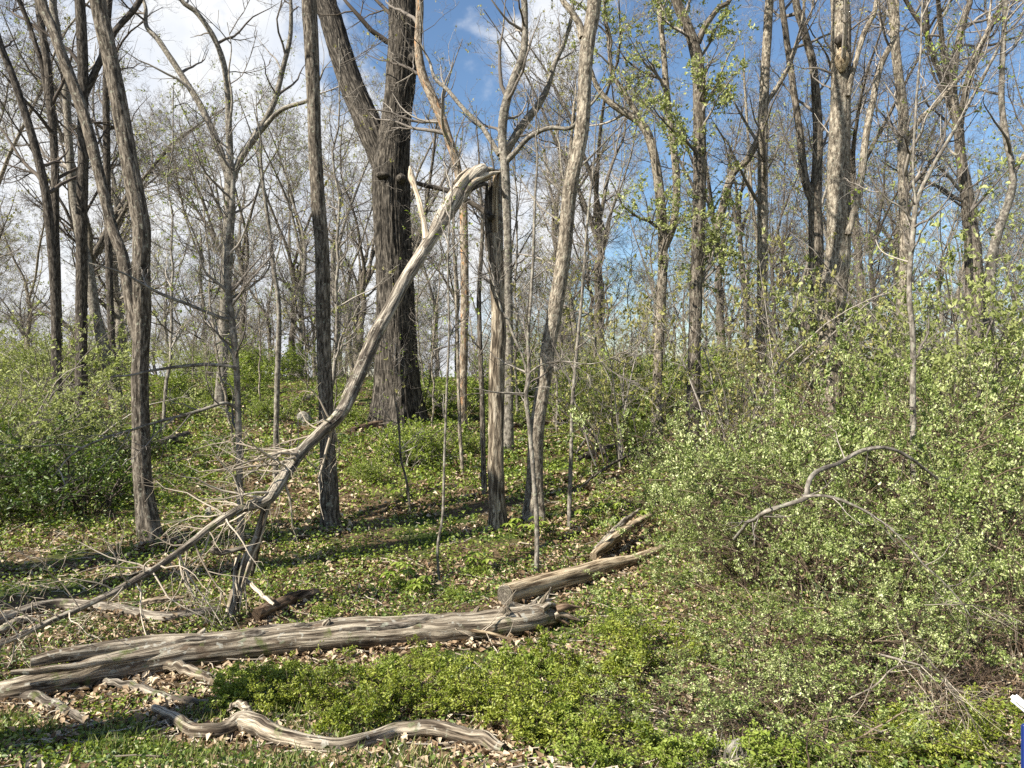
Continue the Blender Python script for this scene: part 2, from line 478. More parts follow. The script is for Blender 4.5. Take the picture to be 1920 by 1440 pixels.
# ground: humus with leaf crumbs
m, n, l, o = newmat('soil')
tcn = n.new('ShaderNodeTexCoord'); no = n.new('ShaderNodeTexNoise'); no.inputs['Scale'].default_value = 14; no.inputs['Detail'].default_value = 9; no.inputs['Roughness'].default_value = .7
l.new(tcn.outputs['Object'], no.inputs['Vector'])
c1 = ramp(n, [(.3, (.045, .034, .022)), (.5, (.12, .085, .05)), (.7, (.26, .19, .12))]); l.new(no.outputs[0], c1.inputs[0])
n5 = n.new('ShaderNodeTexNoise'); n5.inputs['Scale'].default_value = 1.2; n5.inputs['Detail'].default_value = 6; l.new(tcn.outputs['Object'], n5.inputs['Vector'])
c2 = ramp(n, [(.46, (0, 0, 0)), (.6, (1, 1, 1))]); l.new(n5.outputs[0], c2.inputs[0])
mx = n.new('ShaderNodeMixRGB'); l.new(c2.outputs[0], mx.inputs[0]); l.new(c1.outputs[0], mx.inputs[1]); mx.inputs[2].default_value = (.06, .085, .022, 1)
bs = n.new('ShaderNodeBsdfPrincipled'); bs.inputs['Roughness'].default_value = .95; bs.inputs['Specular IOR Level'].default_value = .1
bp = n.new('ShaderNodeBump'); bp.inputs['Strength'].default_value = 1; bp.inputs['Distance'].default_value = .05
l.new(no.outputs[0], bp.inputs['Height']); l.new(bp.outputs[0], bs.inputs['Normal']); l.new(mx.outputs[0], bs.inputs['Base Color']); l.new(bs.outputs[0], o.inputs[0])
M['soil'] = m


def plain(name, col, rough=.5):
    m, n, l, o = newmat(name)
    b = n.new('ShaderNodeBsdfPrincipled'); b.inputs['Roughness'].default_value = rough
    t = n.new('ShaderNodeTexNoise'); t.inputs['Scale'].default_value = 30; t.inputs['Detail'].default_value = 5
    r_ = ramp(n, [(.3, tuple(c * .85 for c in col)), (.7, tuple(min(1, c * 1.1) for c in col))])
    l.new(t.outputs[0], r_.inputs[0]); l.new(r_.outputs[0], b.inputs['Base Color']); l.new(b.outputs[0], o.inputs[0])
    return m


M['blue'] = plain('blue_panel', (.012, .03, .16), .4)
M['white'] = plain('white_rail', (.8, .8, .8), .4)
m, n, l, o = newmat('stone')
t = n.new('ShaderNodeTexNoise'); t.inputs['Scale'].default_value = 16; t.inputs['Detail'].default_value = 8
tcn = n.new('ShaderNodeTexCoord'); l.new(tcn.outputs['Object'], t.inputs['Vector'])
r_ = ramp(n, [(.35, (.10, .09, .072)), (.65, (.34, .32, .27))]); l.new(t.outputs[0], r_.inputs[0])
b = n.new('ShaderNodeBsdfPrincipled'); b.inputs['Roughness'].default_value = .9; l.new(r_.outputs[0], b.inputs['Base Color'])
bp = n.new('ShaderNodeBump'); bp.inputs['Distance'].default_value = .03; l.new(t.outputs[0], bp.inputs['Height']); l.new(bp.outputs[0], b.inputs['Normal']); l.new(b.outputs[0], o.inputs[0])
M['stone'] = m

# ------------------------------------------------------------------ ground sheet
ys = np.concatenate([np.arange(-30, 2, 1.5), np.arange(2, 26, .16), np.arange(26, 60, .5), np.geomspace(60, 900, 26)])
xs = np.concatenate([-np.geomspace(26, 900, 22)[::-1], np.arange(-25, -9, .4), np.arange(-9, 9, .16), np.arange(9, 25.5, .4), np.geomspace(26, 900, 22)])
X, Y = np.meshgrid(xs, ys)
mb = MB()
idx = np.arange(X.size).reshape(X.shape)
mb.add(np.stack([X, Y, gz(X, Y)], -1), q=np.stack([idx[:-1, :-1], idx[:-1, 1:], idx[1:, 1:], idx[1:, :-1]], -1).reshape(-1, 4))
tag(mb.build('ground', M['soil']), 'sloping woodland floor of dark soil', 'ground', kind='structure')

# ------------------------------------------------------------------ trees traced from the photograph
TREE_PTS = []     # x, y of trunk feet, so that shrubs keep clear


def stem_points(pts, d, dd=0.0, ext=0.0, n=60, wob=.02, sd=0, lean=0.0, ground=True):
    """photo pixels (x, y, width) at depth d -> 3D centre line and radii; dd: depth change along the stem; ext: metres added above"""
    p = np.array(pts, float)
    s = np.linspace(0, 1, len(p))
    dep = d + dd * s
    q = np.stack([dep * (p[:, 0] - 960) / F, dep, EYE + dep * (720 - p[:, 1]) / F, p[:, 2] / 2 * dep / F], -1)
    if ext:
        dr = norm(q[-1, :3] - q[-2, :3]); dr = norm(dr * .6 + np.array([lean, 0.02, .8]))
        r0 = q[-1, 3]
        for k in range(1, 5):
            j = rng.normal(size=3) * ext * .022
            q = np.vstack([q, np.r_[q[-1, :3] + dr * ext / 4 + j, r0 * (1 - .22 * k)]])
    if ground:
        q = np.vstack([np.r_[q[0, :2], gz(q[0, 0], q[0, 1]) - .12, q[0, 3] * 1.25], q]) if q[0, 2] > gz(q[0, 0], q[0, 1]) - .1 else q
    q = resample(q, n)
    q[:, 3] = np.maximum(q[:, 3], .004)
    w = np.stack([vnoise(np.stack([np.linspace(0, n / 7, n) + sd * 9.3, np.full(n, k + .5), np.full(n, sd + .5)], -1)) - .5 for k in range(3)], -1)
    q[:, :3] += w * wob * np.array([1, 1.5, .2]) * np.linspace(0, 1, n)[:, None] ** .3
    return q[:, :3], q[:, 3]


def crown_of(stems, root, lv, twigmat, leaf=None, seed=0, minr=.003, keep=None):
    """branches, twigs and leaves on the listed stems; lv = (limbs, branches, twigs, twiglets, t0, limb length range)"""
    r = np.random.default_rng(1000 + seed)
    n1, n2, n3, n4, t0, LL = lv
    K = 24
    P0 = np.stack([resample(np.c_[p, q], K)[:, :3] for p, q in stems]); R0 = np.stack([resample(np.c_[p, q], K)[:, 3] for p, q in stems])
    c = MB(); tw = []
    if n1:
        P1, R1 = grow(P0, R0, n1, t0, .98, (30, 75), LL, 9, .55, .10, .17, .008, r=r)
        tubes(c, P1, R1, 6); src = (np.concatenate([P1]), R1)
        P2, R2 = grow(P1, R1, n2, .15, 1, (25, 65), (.25, .6), 7, .6, .06, .2, .005, rel=True, r=r); tubes(c, P2, R2, 4)
        P3, R3 = grow(P2, R2, n3, .1, 1, (25, 70), (.3, .75), 5, .6, .05, .22, minr, rel=True, r=r); tubes(c, P3, R3, 3)
        tw = P3
        if n4:
            P4, R4 = grow(P3, R3, n4, .1, 1, (25, 70), (.12, .4), 4, .7, .05, .25, minr * .8, r=r); tubes(c, P4, R4, 3); tw = P4
    o = c.build('crown', twigmat, root, rnd=True) if n1 else None
    if leaf and n1:
        nl, size, mat = leaf[:3]
        lm = MB(); leaves_on(lm, tw, nl, size, r, clump=4, spread=.02, aspect=.6)
        lo = lm.build('leaves', mat, o, rnd=True, smooth=False); lo['kind'] = 'stuff'
    return o


def local(P, base):
    return P - np.asarray(base)[None]


def traced_tree(name, label, stems, bark='bark_brown', d=None, crown=None, twig='twig', leaf=None, sides=20, ridge=.06, rf=9, seed=0, cat='tree', ext=7.0, n=70, flute=.12, minr=.003, group=None, lump=.08, wob=.05):
    """stems: list of pixel polylines, or (polyline, dict(dd, ext)); the first starts at the foot"""
    first = stems[0][0] if isinstance(stems[0], tuple) and isinstance(stems[0][1], dict) else stems[0]
    if d is None: d = ground_hit(first[0][0], first[0][1])
    bx = d * (first[0][0] - 960) / F
    base = np.array([bx, d, gz(bx, d)])
    TREE_PTS.append((bx, d))
    root = empty(name, base, label, cat, group)
    allst = []
    for k, st in enumerate(stems):
        opt = {}
        if isinstance(st, tuple) and isinstance(st[1], dict): st, opt = st
        P, R = stem_points(st, d + opt.get('d0', 0), opt.get('dd', 0), opt.get('ext', ext), opt.get('n', n), wob, seed * 5 + k, ground=(k == 0))
        P = local(P, base)
        mb = MB(); trunk_mesh(mb, P, R, sides if k == 0 else max(8, sides * 2 // 3), ridge, rf, lump, True, seed + k * .7, flute if k == 0 else 0)
        mb.build('trunk' if k == 0 else 'limb', M[opt.get('bark', bark)], root, bark=True)
        allst.append((P, R))
    if crown: crown_of(allst, root, crown, M[twig], leaf, seed, minr)
    return root, base, allst


BUD = (900, (.03, .055), M['leaf_bud'])
# --- left group
traced_tree('double_trunk_tree', 'furrowed brown tree in left foreground forking into two stems at head height',
            [[(281, 1012, 38), (272, 940, 32), (264, 800, 30), (263, 667, 29), (266, 560, 29), (267, 480, 30), (264, 420, 31), (250, 350, 29), (230, 233, 28), (207, 117, 27), (182, 0, 27)],
             ([(262, 650, 20), (250, 600, 21), (240, 540, 20), (230, 480, 20), (213, 433, 19), (187, 333, 18), (165, 240, 19), (135, 150, 20), (100, 60, 18), (78, 0, 17)], dict(dd=.9, ext=5))],
            'bark_brown', crown=(20, 90, 420, 900, .5, (1.2, 3.2)), leaf=BUD, sides=40, seed=1, n=150, ridge=.07)
traced_tree('leaning_tree', 'slim grey tree leaning left behind the forked foreground tree',
            [[(224, 777, 25), (205, 690, 22), (180, 597, 19), (166, 505, 17), (148, 433, 16), (134, 333, 14), (128, 233, 13), (122, 150, 13), (108, 60, 12), (100, 0, 12)]],
            'bark_grey', crown=(16, 80, 320, 600, .4, (1.5, 3.5)), seed=2, ext=6, n=90)
traced_tree('bent_tree', 'dark slim tree bending towards the left edge of the frame',
            [[(106, 735, 17), (104, 600, 16), (97, 467, 15), (86, 367, 15), (66, 277, 14), (43, 200, 13), (20, 133, 12), (0, 80, 11)]],
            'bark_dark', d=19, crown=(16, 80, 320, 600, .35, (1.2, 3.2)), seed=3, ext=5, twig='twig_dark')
traced_tree('straight_tree', 'straight dark pole of a tree near the left edge above olive shrub',
            [[(109, 730, 16), (104, 433, 14), (100, 267, 13), (91, 133, 13), (72, 0, 12)],
             ([(97, 240, 9), (80, 130, 9), (55, 50, 8), (35, 0, 8)], dict(ext=3))],
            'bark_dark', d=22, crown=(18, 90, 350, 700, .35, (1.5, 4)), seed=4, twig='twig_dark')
traced_tree('dark_twin_tree', 'upright dark tree left of the forked tree with limb crossing behind it',
            [[(152, 735, 21), (154, 433, 19), (157, 300, 18), (154, 133, 18), (150, 0, 17)],
             ([(157, 180, 11), (185, 120, 12), (215, 60, 11), (262, 0, 10)], dict(dd=1, ext=4))],
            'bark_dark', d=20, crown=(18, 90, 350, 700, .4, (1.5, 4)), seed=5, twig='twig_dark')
traced_tree('slender_tree', 'slender dark tree seen just behind the forked trunk on its left',
            [[(212, 725, 13), (204, 480, 12), (200, 300, 12), (199, 133, 12), (205, 0, 11)]],
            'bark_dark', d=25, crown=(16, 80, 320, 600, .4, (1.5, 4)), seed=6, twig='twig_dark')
traced_tree('spreading_tree', 'grey tree with fan of spreading limbs between forked tree and straight tree',
            [[(414, 735, 20), (420, 613, 18), (427, 480, 18), (430, 400, 20), (431, 330, 20)],
             ([(431, 345, 13), (415, 290, 13), (385, 215, 12), (350, 155, 11), (300, 80, 10), (275, 50, 8)], dict(ext=3, dd=.6)),
             ([(431, 340, 14), (430, 250, 12), (425, 150, 11), (405, 80, 10), (370, 25, 9), (340, 0, 8)], dict(ext=4, dd=-.6)),
             ([(432, 345, 13), (450, 300, 13), (475, 260, 12), (510, 200, 11), (535, 110, 9), (545, 65, 8)], dict(ext=3, dd=.5)),
             ([(450, 300, 10), (490, 245, 9), (530, 205, 8), (575, 190, 7)], dict(ext=1.5, dd=-.7))],
            'bark_grey', d=23, crown=(34, 170, 700, 1500, .3, (1.2, 3.2)), seed=7, ext=0)
traced_tree('straight_tree', 'straight dark brown trunk left of the thick oak',
            [[(619, 992, 34), (617, 913, 31), (612, 800, 27), (610, 713, 25), (606, 600, 25), (603, 480, 26), (600, 420, 25), (593, 300, 24), (589, 200, 24), (583, 67, 26), (580, 0, 27)]],
            'bark_brown', crown=(14, 70, 300, 700, .62, (1.2, 3)), leaf=BUD, sides=40, seed=8, n=150, ridge=.07)
# --- the thick oak
oak_d = 20.5
root, base, _ = traced_tree('oak_tree', 'massive dark oak with thick ridged trunk dividing into two great stems',
            [[(747, 806, 86), (746, 780, 80), (745, 730, 75), (743, 640, 70), (741, 540, 65), (737, 440, 64), (734, 345, 66), (736, 290, 62), (742, 235, 54), (749, 180, 52), (754, 120, 53), (757, 60, 53), (757, 0, 53)],
             ([(728, 345, 36), (714, 290, 46), (694, 240, 47), (672, 190, 44), (652, 140, 42), (636, 90, 41), (622, 40, 40), (610, 0, 38)], dict(dd=.8, ext=6))],
            'bark_oak', d=oak_d, crown=(26, 120, 500, 900, .55, (2, 4.5)), sides=128, ridge=.085, rf=30, seed=9, n=260, flute=.13, twig='twig_dark', lump=.03)
for (px, py, w, h) in ((778, 108, 22, 26), (718, 330, 26, 18), (752, 335, 20, 20)):
    mb = MB(); c = at(px, py, oak_d - .42); ph = np.linspace(.05, math.pi - .05, 9); th = np.linspace(0, 2 * math.pi, 14)
    q = np.stack([c + np.array([-.0, 0, -h / F * oak_d / 2]), c, c + np.array([0, 0, h / F * oak_d / 2])])
    P = resample(q, 14); R = w / F * oak_d / 2 * np.sin(np.linspace(.15, math.pi - .15, 14))
    trunk_mesh(mb, P - base, R, 20, .12, 8, .15, True, px * .1); mb.build('burl', M['bark_oak'], root, bark=True)
# --- behind the snapped tree
traced_tree('peeling_tree', 'tree with peeling orange-tan bark leaning up beside the oak',
            [[(868, 735, 15), (872, 560, 15), (868, 400, 15), (855, 310, 15), (838, 255, 16), (820, 205, 17), (803, 165, 17), (790, 130, 16), (785, 80, 15), (788, 0, 14)]],
            'bark_peel', d=19, crown=(14, 60, 260, 500, .45, (1, 2.6)), seed=10, ext=5, wob=.1)
traced_tree('grey_forked_tree', 'grey tree forking wide behind the top of the snapped trunk',
            [[(954, 735, 16), (953, 560, 15), (950, 400, 15), (946, 300, 17), (942, 265, 16), (945, 210, 17), (962, 150, 15), (980, 105, 14), (984, 60, 12), (983, 0, 12)],
             ([(941, 300, 14), (962, 262, 15), (985, 228, 15), (1010, 195, 13), (1026, 165, 11), (1040, 120, 9), (1060, 75, 8)], dict(ext=3, dd=.8)),
             ([(943, 310, 12), (970, 280, 10), (995, 255, 9), (1030, 240, 8), (1070, 240, 7)], dict(ext=1.5, dd=-.5)),
             ([(936, 290, 10), (905, 240, 9), (870, 205, 8), (840, 170, 7), (815, 145, 6)], dict(ext=2, dd=.8))],
            'bark_grey', d=17, crown=(34, 170, 700, 1500, .4, (.9, 2.6)), leaf=(500, (.03, .05), M['leaf_bud']), seed=11, ext=4)
traced_tree('curving_tree', 'sunlit tan trunk curving right, just right of the snapped tree',
            [[(1000, 978, 40), (1002, 940, 33), (1003, 880, 29), (1006, 813, 27), (1013, 757, 26), (1021, 707, 26), (1031, 640, 27), (1041, 580, 27), (1056, 490, 27), (1064, 410, 26), (1074, 333, 26), (1084, 290, 24), (1092, 233, 25), (1097, 133, 25), (1103, 67, 26), (1113, 0, 25)],
             ([(1092, 70, 13), (1083, 40, 12), (1066, 15, 11), (1055, 0, 10)], dict(ext=2))],
            'bark_pale', crown=(16, 80, 340, 800, .55, (.8, 2.4)), leaf=BUD, sides=40, seed=12, n=150, ridge=.06)
# --- right group
traced_tree('ivy_clad_tree', 'tall tree with leafy sprays round its upper trunk right of the centre',
            [[(1300, 745, 26), (1303, 640, 23), (1305, 540, 23), (1308, 467, 23), (1312, 330, 23), (1312, 233, 23), (1309, 130, 22), (1298, 75, 20), (1283, 35, 18), (1268, 0, 17)],
             ([(1309, 80, 11), (1322, 50, 11), (1345, 18, 9), (1368, 0, 8)], dict(ext=2))],
            'bark_brown', d=15, crown=(46, 240, 800, 1700, .2, (.6, 1.8)), leaf=(12000, (.045, .085), M['leaf_olive']), seed=13, sides=28, n=110)
traced_tree('crooked_tree', 'pale crooked tree with limbs angling up left, left of ivy-clad tree',
            [[(1232, 745, 18), (1238, 600, 17), (1243, 467, 17), (1235, 340, 17), (1220, 267, 16), (1203, 233, 15), (1173, 212, 13), (1140, 190, 11), (1118, 160, 9)],
             ([(1206, 240, 11), (1190, 205, 10), (1165, 165, 9), (1147, 135, 8), (1140, 70, 7)], dict(ext=3)),
             ([(1240, 480, 13), (1262, 420, 14), (1268, 333, 14), (1258, 240, 13), (1250, 180, 12), (1243, 90, 10), (1235, 0, 9)], dict(ext=5))],
            'bark_pale', d=17, crown=(44, 220, 800, 1600, .25, (.6, 2.0)), leaf=(8000, (.045, .085), M['leaf_olive']), seed=14, ext=1.5)
traced_tree('slim_tree', 'slim pale trunk rising straight between ivy-clad tree and dead tree',
            [[(1424, 745, 20), (1428, 600, 19), (1430, 467, 19), (1430, 267, 18), (1436, 120, 16), (1443, 0, 15)],
             ([(1428, 250, 12), (1400, 300, 13), (1372, 330, 14), (1352, 400, 15), (1335, 480, 16)], dict(ext=0, dd=.6)),
             ([(1432, 200, 9), (1460, 160, 8), (1480, 120, 8), (1500, 60, 7)], dict(ext=2))],
            'bark_pale', d=16, crown=(30, 150, 600, 1200, .3, (.8, 2.4)), leaf=(800, (.03, .05), M['leaf_bud']), seed=15)
traced_tree('dead_tree', 'thick pale dying tree with dark hole and orange scar high on trunk',
            [[(1548, 740, 52), (1552, 640, 46), (1563, 540, 43), (1572, 467, 41), (1573, 300, 38), (1576, 167, 34), (1577, 83, 33), (1576, 0, 31)],
             ([(1590, 440, 12), (1612, 350, 13), (1625, 250, 12), (1650, 130, 10), (1680, 60, 8)], dict(ext=2, d0=-.2)),
             ([(1590, 180, 9), (1600, 130, 9), (1618, 70, 9), (1640, 20, 8)], dict(ext=2, d0=-.2))],
            'bark_pale', d=14, crown=(26, 120, 460, 900, .35, (.7, 2.2)), seed=16, sides=48, n=160, ridge=.06, leaf=(700, (.03, .05), M['leaf_bud']))
dead = bpy.data.objects['dead_tree']
db = np.array(dead.location)
mb = MB(); P = resample(np.array([at(1577, 90, 13.78), at(1578, 110, 13.77), at(1578, 135, 13.78)]), 14)
trunk_mesh(mb, P - db, .12 * np.sin(np.linspace(.25, 2.9, 14)), 14, .1, 6, .1, True, 3); mb.build('bark_scar', M['wood_tan'], dead, bark=True)
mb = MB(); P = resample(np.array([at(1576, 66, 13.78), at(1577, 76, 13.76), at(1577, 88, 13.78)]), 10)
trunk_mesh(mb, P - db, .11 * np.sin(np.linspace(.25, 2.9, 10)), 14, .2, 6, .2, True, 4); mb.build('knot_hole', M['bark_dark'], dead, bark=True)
traced_tree('brown_forked_tree', 'brown tree forking low into two stems left against the dead tree',
            [[(1532, 745, 28), (1531, 560, 26), (1530, 433, 25), (1528, 380, 24), (1532, 320, 18), (1533, 250, 17), (1526, 133, 15), (1508, 60, 14), (1492, 0, 13)],
             ([(1527, 385, 16), (1509, 335, 15), (1499, 250, 13), (1488, 167, 12), (1474, 67, 11), (1465, 0, 10)], dict(ext=4))],
            'bark_brown', d=17, crown=(30, 150, 600, 1200, .35, (.8, 2.4)), seed=17)
traced_tree('scaly_tree', 'pale tree with broken scaly bark right of the dead tree',
            [[(1690, 745, 24), (1695, 560, 21), (1697, 433, 20), (1692, 300, 18), (1694, 210, 17), (1682, 120, 16), (1674, 33, 15), (1670, 0, 14)],
             ([(1692, 290, 10), (1720, 230, 9), (1760, 190, 8), (1810, 130, 7), (1850, 60, 6)], dict(ext=2))],
            'bark_pale', d=18, crown=(34, 170, 700, 1300, .3, (.8, 2.6)), seed=18, leaf=(800, (.03, .05), M['leaf_bud']))
traced_tree('dark_leaning_tree', 'slim brown tree second from right with upright dark trunk',
            [[(1818, 740, 15), (1815, 480, 14), (1806, 330, 14), (1795, 230, 13), (1787, 160, 13), (1794, 95, 12), (1812, 20, 11), (1818, 0, 10)]],
            'bark_brown', d=19, crown=(34, 170, 700, 1300, .3, (.8, 2.6)), seed=19, leaf=(1500, (.04, .07), M['leaf_olive']))
traced_tree('elbowed_tree', 'rightmost tree whose trunk bends right then back, dark on one side',
            [[(1852, 740, 20), (1854, 600, 18), (1857, 513, 18), (1864, 460, 16), (1880, 410, 14), (1896, 360, 13), (1899, 317, 12), (1888, 267, 11), (1878, 190, 10), (1880, 100, 9), (1885, 0, 8)],
             ([(1898, 330, 9), (1915, 300, 8), (1945, 260, 7)], dict(ext=1))],
            'bark_grey', d=17, crown=(30, 150, 600, 1200, .35, (.7, 2.2)), seed=20)

# ------------------------------------------------------------------ the snapped tree
sd_ = ground_hit(932, 990)
sb = np.array([sd_ * (932 - 960) / F, sd_, 0.]); sb[2] = gz(sb[0], sb[1])
TREE_PTS.append((sb[0], sb[1]))
snap = empty('snapped_tree', sb, 'snapped tree, broken top hinged over and leaning down to the ground at left', 'tree')


def limb_px(pts, mat, parent, base, n=50, S=14, ridge=.08, rf=7, lump=.12, seed=0, name='limb', bark=True, wob=.02, snap_to=None):
    """pts: (x, y, width, depth)"""
    p = np.array(pts, float); d = p[:, 3]
    q = np.stack([d * (p[:, 0] - 960) / F, d, EYE + d * (720 - p[:, 1]) / F, p[:, 2] / 2 * d / F], -1)
    q = resample(q, n)
    w = np.stack([vnoise(np.stack([np.linspace(0, n / 6, n) + seed * 9.3, np.full(n, k + .5), np.full(n, seed + .5)], -1)) - .5 for k in range(3)], -1)
    q[:, :3] += w * wob
    mb = MB(); trunk_mesh(mb, q[:, :3] - base, np.maximum(q[:, 3], .002), S, ridge, rf, lump, True, seed)
    o = mb.build(name, mat, parent, bark=True)
    return o, q[:, :3] - base, q[:, 3]


D = sd_
foot = [(934, 1000, 46, D), (933, 980, 38, D), (932, 950, 32, D), (930, 900, 29, D), (930, 820, 28, D), (931, 720, 27, D), (934, 610, 27, D), (932, 540, 27, D), (928, 470, 27, D), (926, 440, 26, D)]
limb_px(foot, M['bark_snag'], snap, sb, n=150, S=36, ridge=.07, seed=2, name='trunk')
# hollow shell left standing above the split: strips of wood round the back and right of the old trunk
for k, (x0, x1, w0, w1, dz, y1, mt) in enumerate([(914, 912, 10, 5, .05, 345, 'bark_dark'), (921, 919, 9, 6, .10, 330, 'bark_dark'), (928, 927, 10, 7, .06, 322, 'wood_tan'),
                                                   (934, 933, 9, 7, .0, 318, 'wood_tan'), (938, 937, 7, 5, -.03, 316, 'bark_brown'), (924, 926, 8, 5, .11, 326, 'bark_dark'), (940, 939, 5, 3, .03, 335, 'bark_dark')]):
    limb_px([(x0 + 1, 470, w0, D + dz), (x0, 420, w0, D + dz), ((x0 + x1) / 2, 370, (w0 + w1) / 2, D + dz), (x1, y1, w1 * .6, D + dz)], M[mt], snap, sb, n=26, S=9, ridge=.2, rf=3, seed=30 + k, name='splinter', wob=.012)
lean_up = [(908, 316, 26, D - .10), (898, 324, 35, D - .15), (880, 341, 38, D - .24), (862, 360, 39, D - .36), (848, 380, 37, D - .48), (834, 402, 34, D - .62), (812, 440, 29, D - .85), (793, 472, 27, D - 1.02), (757, 530, 27, D - 1.36), (728, 585, 28, D - 1.68), (706, 622, 27, D - 1.9), (700, 636, 20, D - 1.96)]
lean_dn = [(716, 604, 20, D - 1.82), (705, 626, 30, D - 1.92), (682, 680, 29, D - 2.2), (660, 733, 29, D - 2.5), (636, 778, 27, D - 2.75), (600, 812, 25, D - 2.95), (567, 845, 24, D - 3.15), (535, 890, 23, D - 3.4),
        (512, 925, 23, D - 3.58), (500, 938, 22, D - 3.62), (470, 950, 19, D - 3.68), (433, 963, 16, D - 3.8), (367, 1010, 15, D - 4.0), (300, 1060, 14.5, D - 4.25), (233, 1100, 14, D - 4.5), (177, 1128, 12.5, D - 4.65), (83, 1170, 12, D - 4.9), (0, 1207, 11, D - 5.1), (-70, 1235, 9, D - 5.2)]
lean_up = [(a, b, c * .84, e) for a, b, c, e in lean_up]; lean_dn = [(a, b, c * .88, e) for a, b, c, e in lean_dn]
limb_px(lean_up, M['wood_upper'], snap, sb, n=150, S=40, ridge=.08, rf=8, lump=.05, seed=5, name='leaning_trunk')
_, LP, LR = limb_px(lean_dn, M['wood_lean'], snap, sb, n=240, S=34, ridge=.06, rf=10, lump=.06, seed=6, name='leaning_trunk')
# long splinters folded over the hinge
for k, (x0, y0, x1, y1, x2, y2, w, dz, mt) in enumerate([(856, 352, 878, 328, 908, 318, 12, -.55, 'wood_pale'), (862, 348, 890, 322, 934, 320, 10, -.40, 'wood_lean'), (870, 362, 893, 342, 922, 333, 12, -.50, 'wood_lean'), (850, 345, 868, 326, 884, 315, 8, -.45, 'wood_grey'),
                                                       (875, 352, 900, 334, 938, 322, 10, -.42, 'wood_pale'), (880, 360, 902, 346, 915, 348, 9, -.36, 'bark_dark'), (866, 340, 892, 325, 915, 313, 7, -.3, 'wood_grey'), (884, 345, 908, 327, 930, 327, 9, -.2, 'wood_lean'), (890, 335, 910, 322, 925, 316, 8, -.12, 'wood_pale')]):
    limb_px([(x0, y0, w * .6, D + dz * .9), ((x0 + x1) / 2, (y0 + y1) / 2 - 1, w, D + dz * .75), (x1, y1, w * .95, D + dz * .55), ((x1 + x2) / 2 + 1, (y1 + y2) / 2 - 2, w * .8, D + dz * .3), (x2, y2, w * .25, D + dz * .1)],
            M[mt], snap, sb, n=24, S=8, ridge=.22, rf=3, lump=.2, seed=50 + k, name='splinter', wob=.03)
limb_px([(922, 408, 11, D - .05), (905, 393, 10.5, D + .1), (880, 378, 10, D + .15), (845, 360, 9.5, D + .15), (805, 349, 9, D + .1), (782, 343, 8, D - .1), (772, 336, 6, D - .2)], M['bark_dark'], snap, sb, seed=60, name='limb', S=10)
limb_px([(799, 450, 14, D - .95), (795, 425, 11, D - .85), (788, 385, 9.5, D - .7), (779, 355, 9, D - .6), (773, 335, 13, D - .5), (771, 322, 9, D - .5), (769, 312, 3, D - .5)], M['wood_pale'], snap, sb, seed=61, name='limb', S=12, ridge=.15)
# the propping branch, shredded where it split
DP = D - 3.62
limb_px([(503, 936, 14, DP), (492, 975, 15, DP), (482, 1010, 16, DP - .03), (470, 1040, 17, DP - .07), (452, 1085, 18, DP - .13), (438, 1130, 18, DP - .22), (428, 1168, 15, DP - .3), (424, 1184, 12, DP - .33)], M['wood_grey'], snap, sb, n=80, S=16, ridge=.2, rf=4, lump=.2, seed=62, name='propping_branch')
limb_px([(487, 990, 8, DP - .02), (483, 1030, 8, DP + .02), (477, 1062, 7, DP + .06), (470, 1080, 5, DP + .08)], M['bark_dark'], snap, sb, seed=63, name='limb', S=9)
limb_px([(468, 1024, 8, DP - .05), (440, 1031, 10, DP - .1), (420, 1037, 9, DP - .12), (405, 1033, 13, DP - .14), (394, 1031, 8, DP - .15)], M['bark_brown'], snap, sb, seed=64, name='limb', S=10, lump=.25)
limb_px([(462, 1088, 9, DP - .12), (480, 1105, 9, DP - .25), (500, 1122, 8, DP - .38), (514, 1133, 5, DP - .45)], M['wood_pale'], snap, sb, seed=65, name='splinter', S=8, ridge=.2, rf=3)
for k in range(9):
    x = 455 + rng.uniform(-16, 16); y = 1060 + rng.uniform(-30, 40)
    limb_px([(x, y, 6, DP - .12), (x - 6 + rng.uniform(-6, 6), y + 35, 5, DP - .2), (x - 14 + rng.uniform(-10, 14), y + 75 + rng.uniform(-10, 20), 1.5, DP - .3)], M['wood_pale' if k % 3 == 0 else 'wood_grey'], snap, sb, n=14, S=6, ridge=.2, rf=3, seed=70 + k, name='splinter')
# dead twigs along the leaning trunk
r = np.random.default_rng(33); c = MB()
LPb, LRb = resample(np.c_[LP, LR], 60)[None, :, :3], resample(np.c_[LP, LR], 60)[None, :, 3]
P1, R1 = grow(LPb[:, 17:], LRb[:, 17:], 64, .0, .97, (40, 95), (.35, 1.25), 8, .3, -.02, .2, .004, r=r); tubes(c, P1, R1, 5)
P2, R2 = grow(P1, R1, 320, .2, 1, (25, 70), (.2, .6), 6, .6, -.05, .2, .003, rel=True, r=r); tubes(c, P2, R2, 4)
P3, R3 = grow(P2, R2, 300, .2, 1, (25, 70), (.1, .35), 4, .7, -.05, .2, .002, r=r); tubes(c, P3, R3, 3)
c.build('twigs', M['twig_dry'], snap, rnd=True)

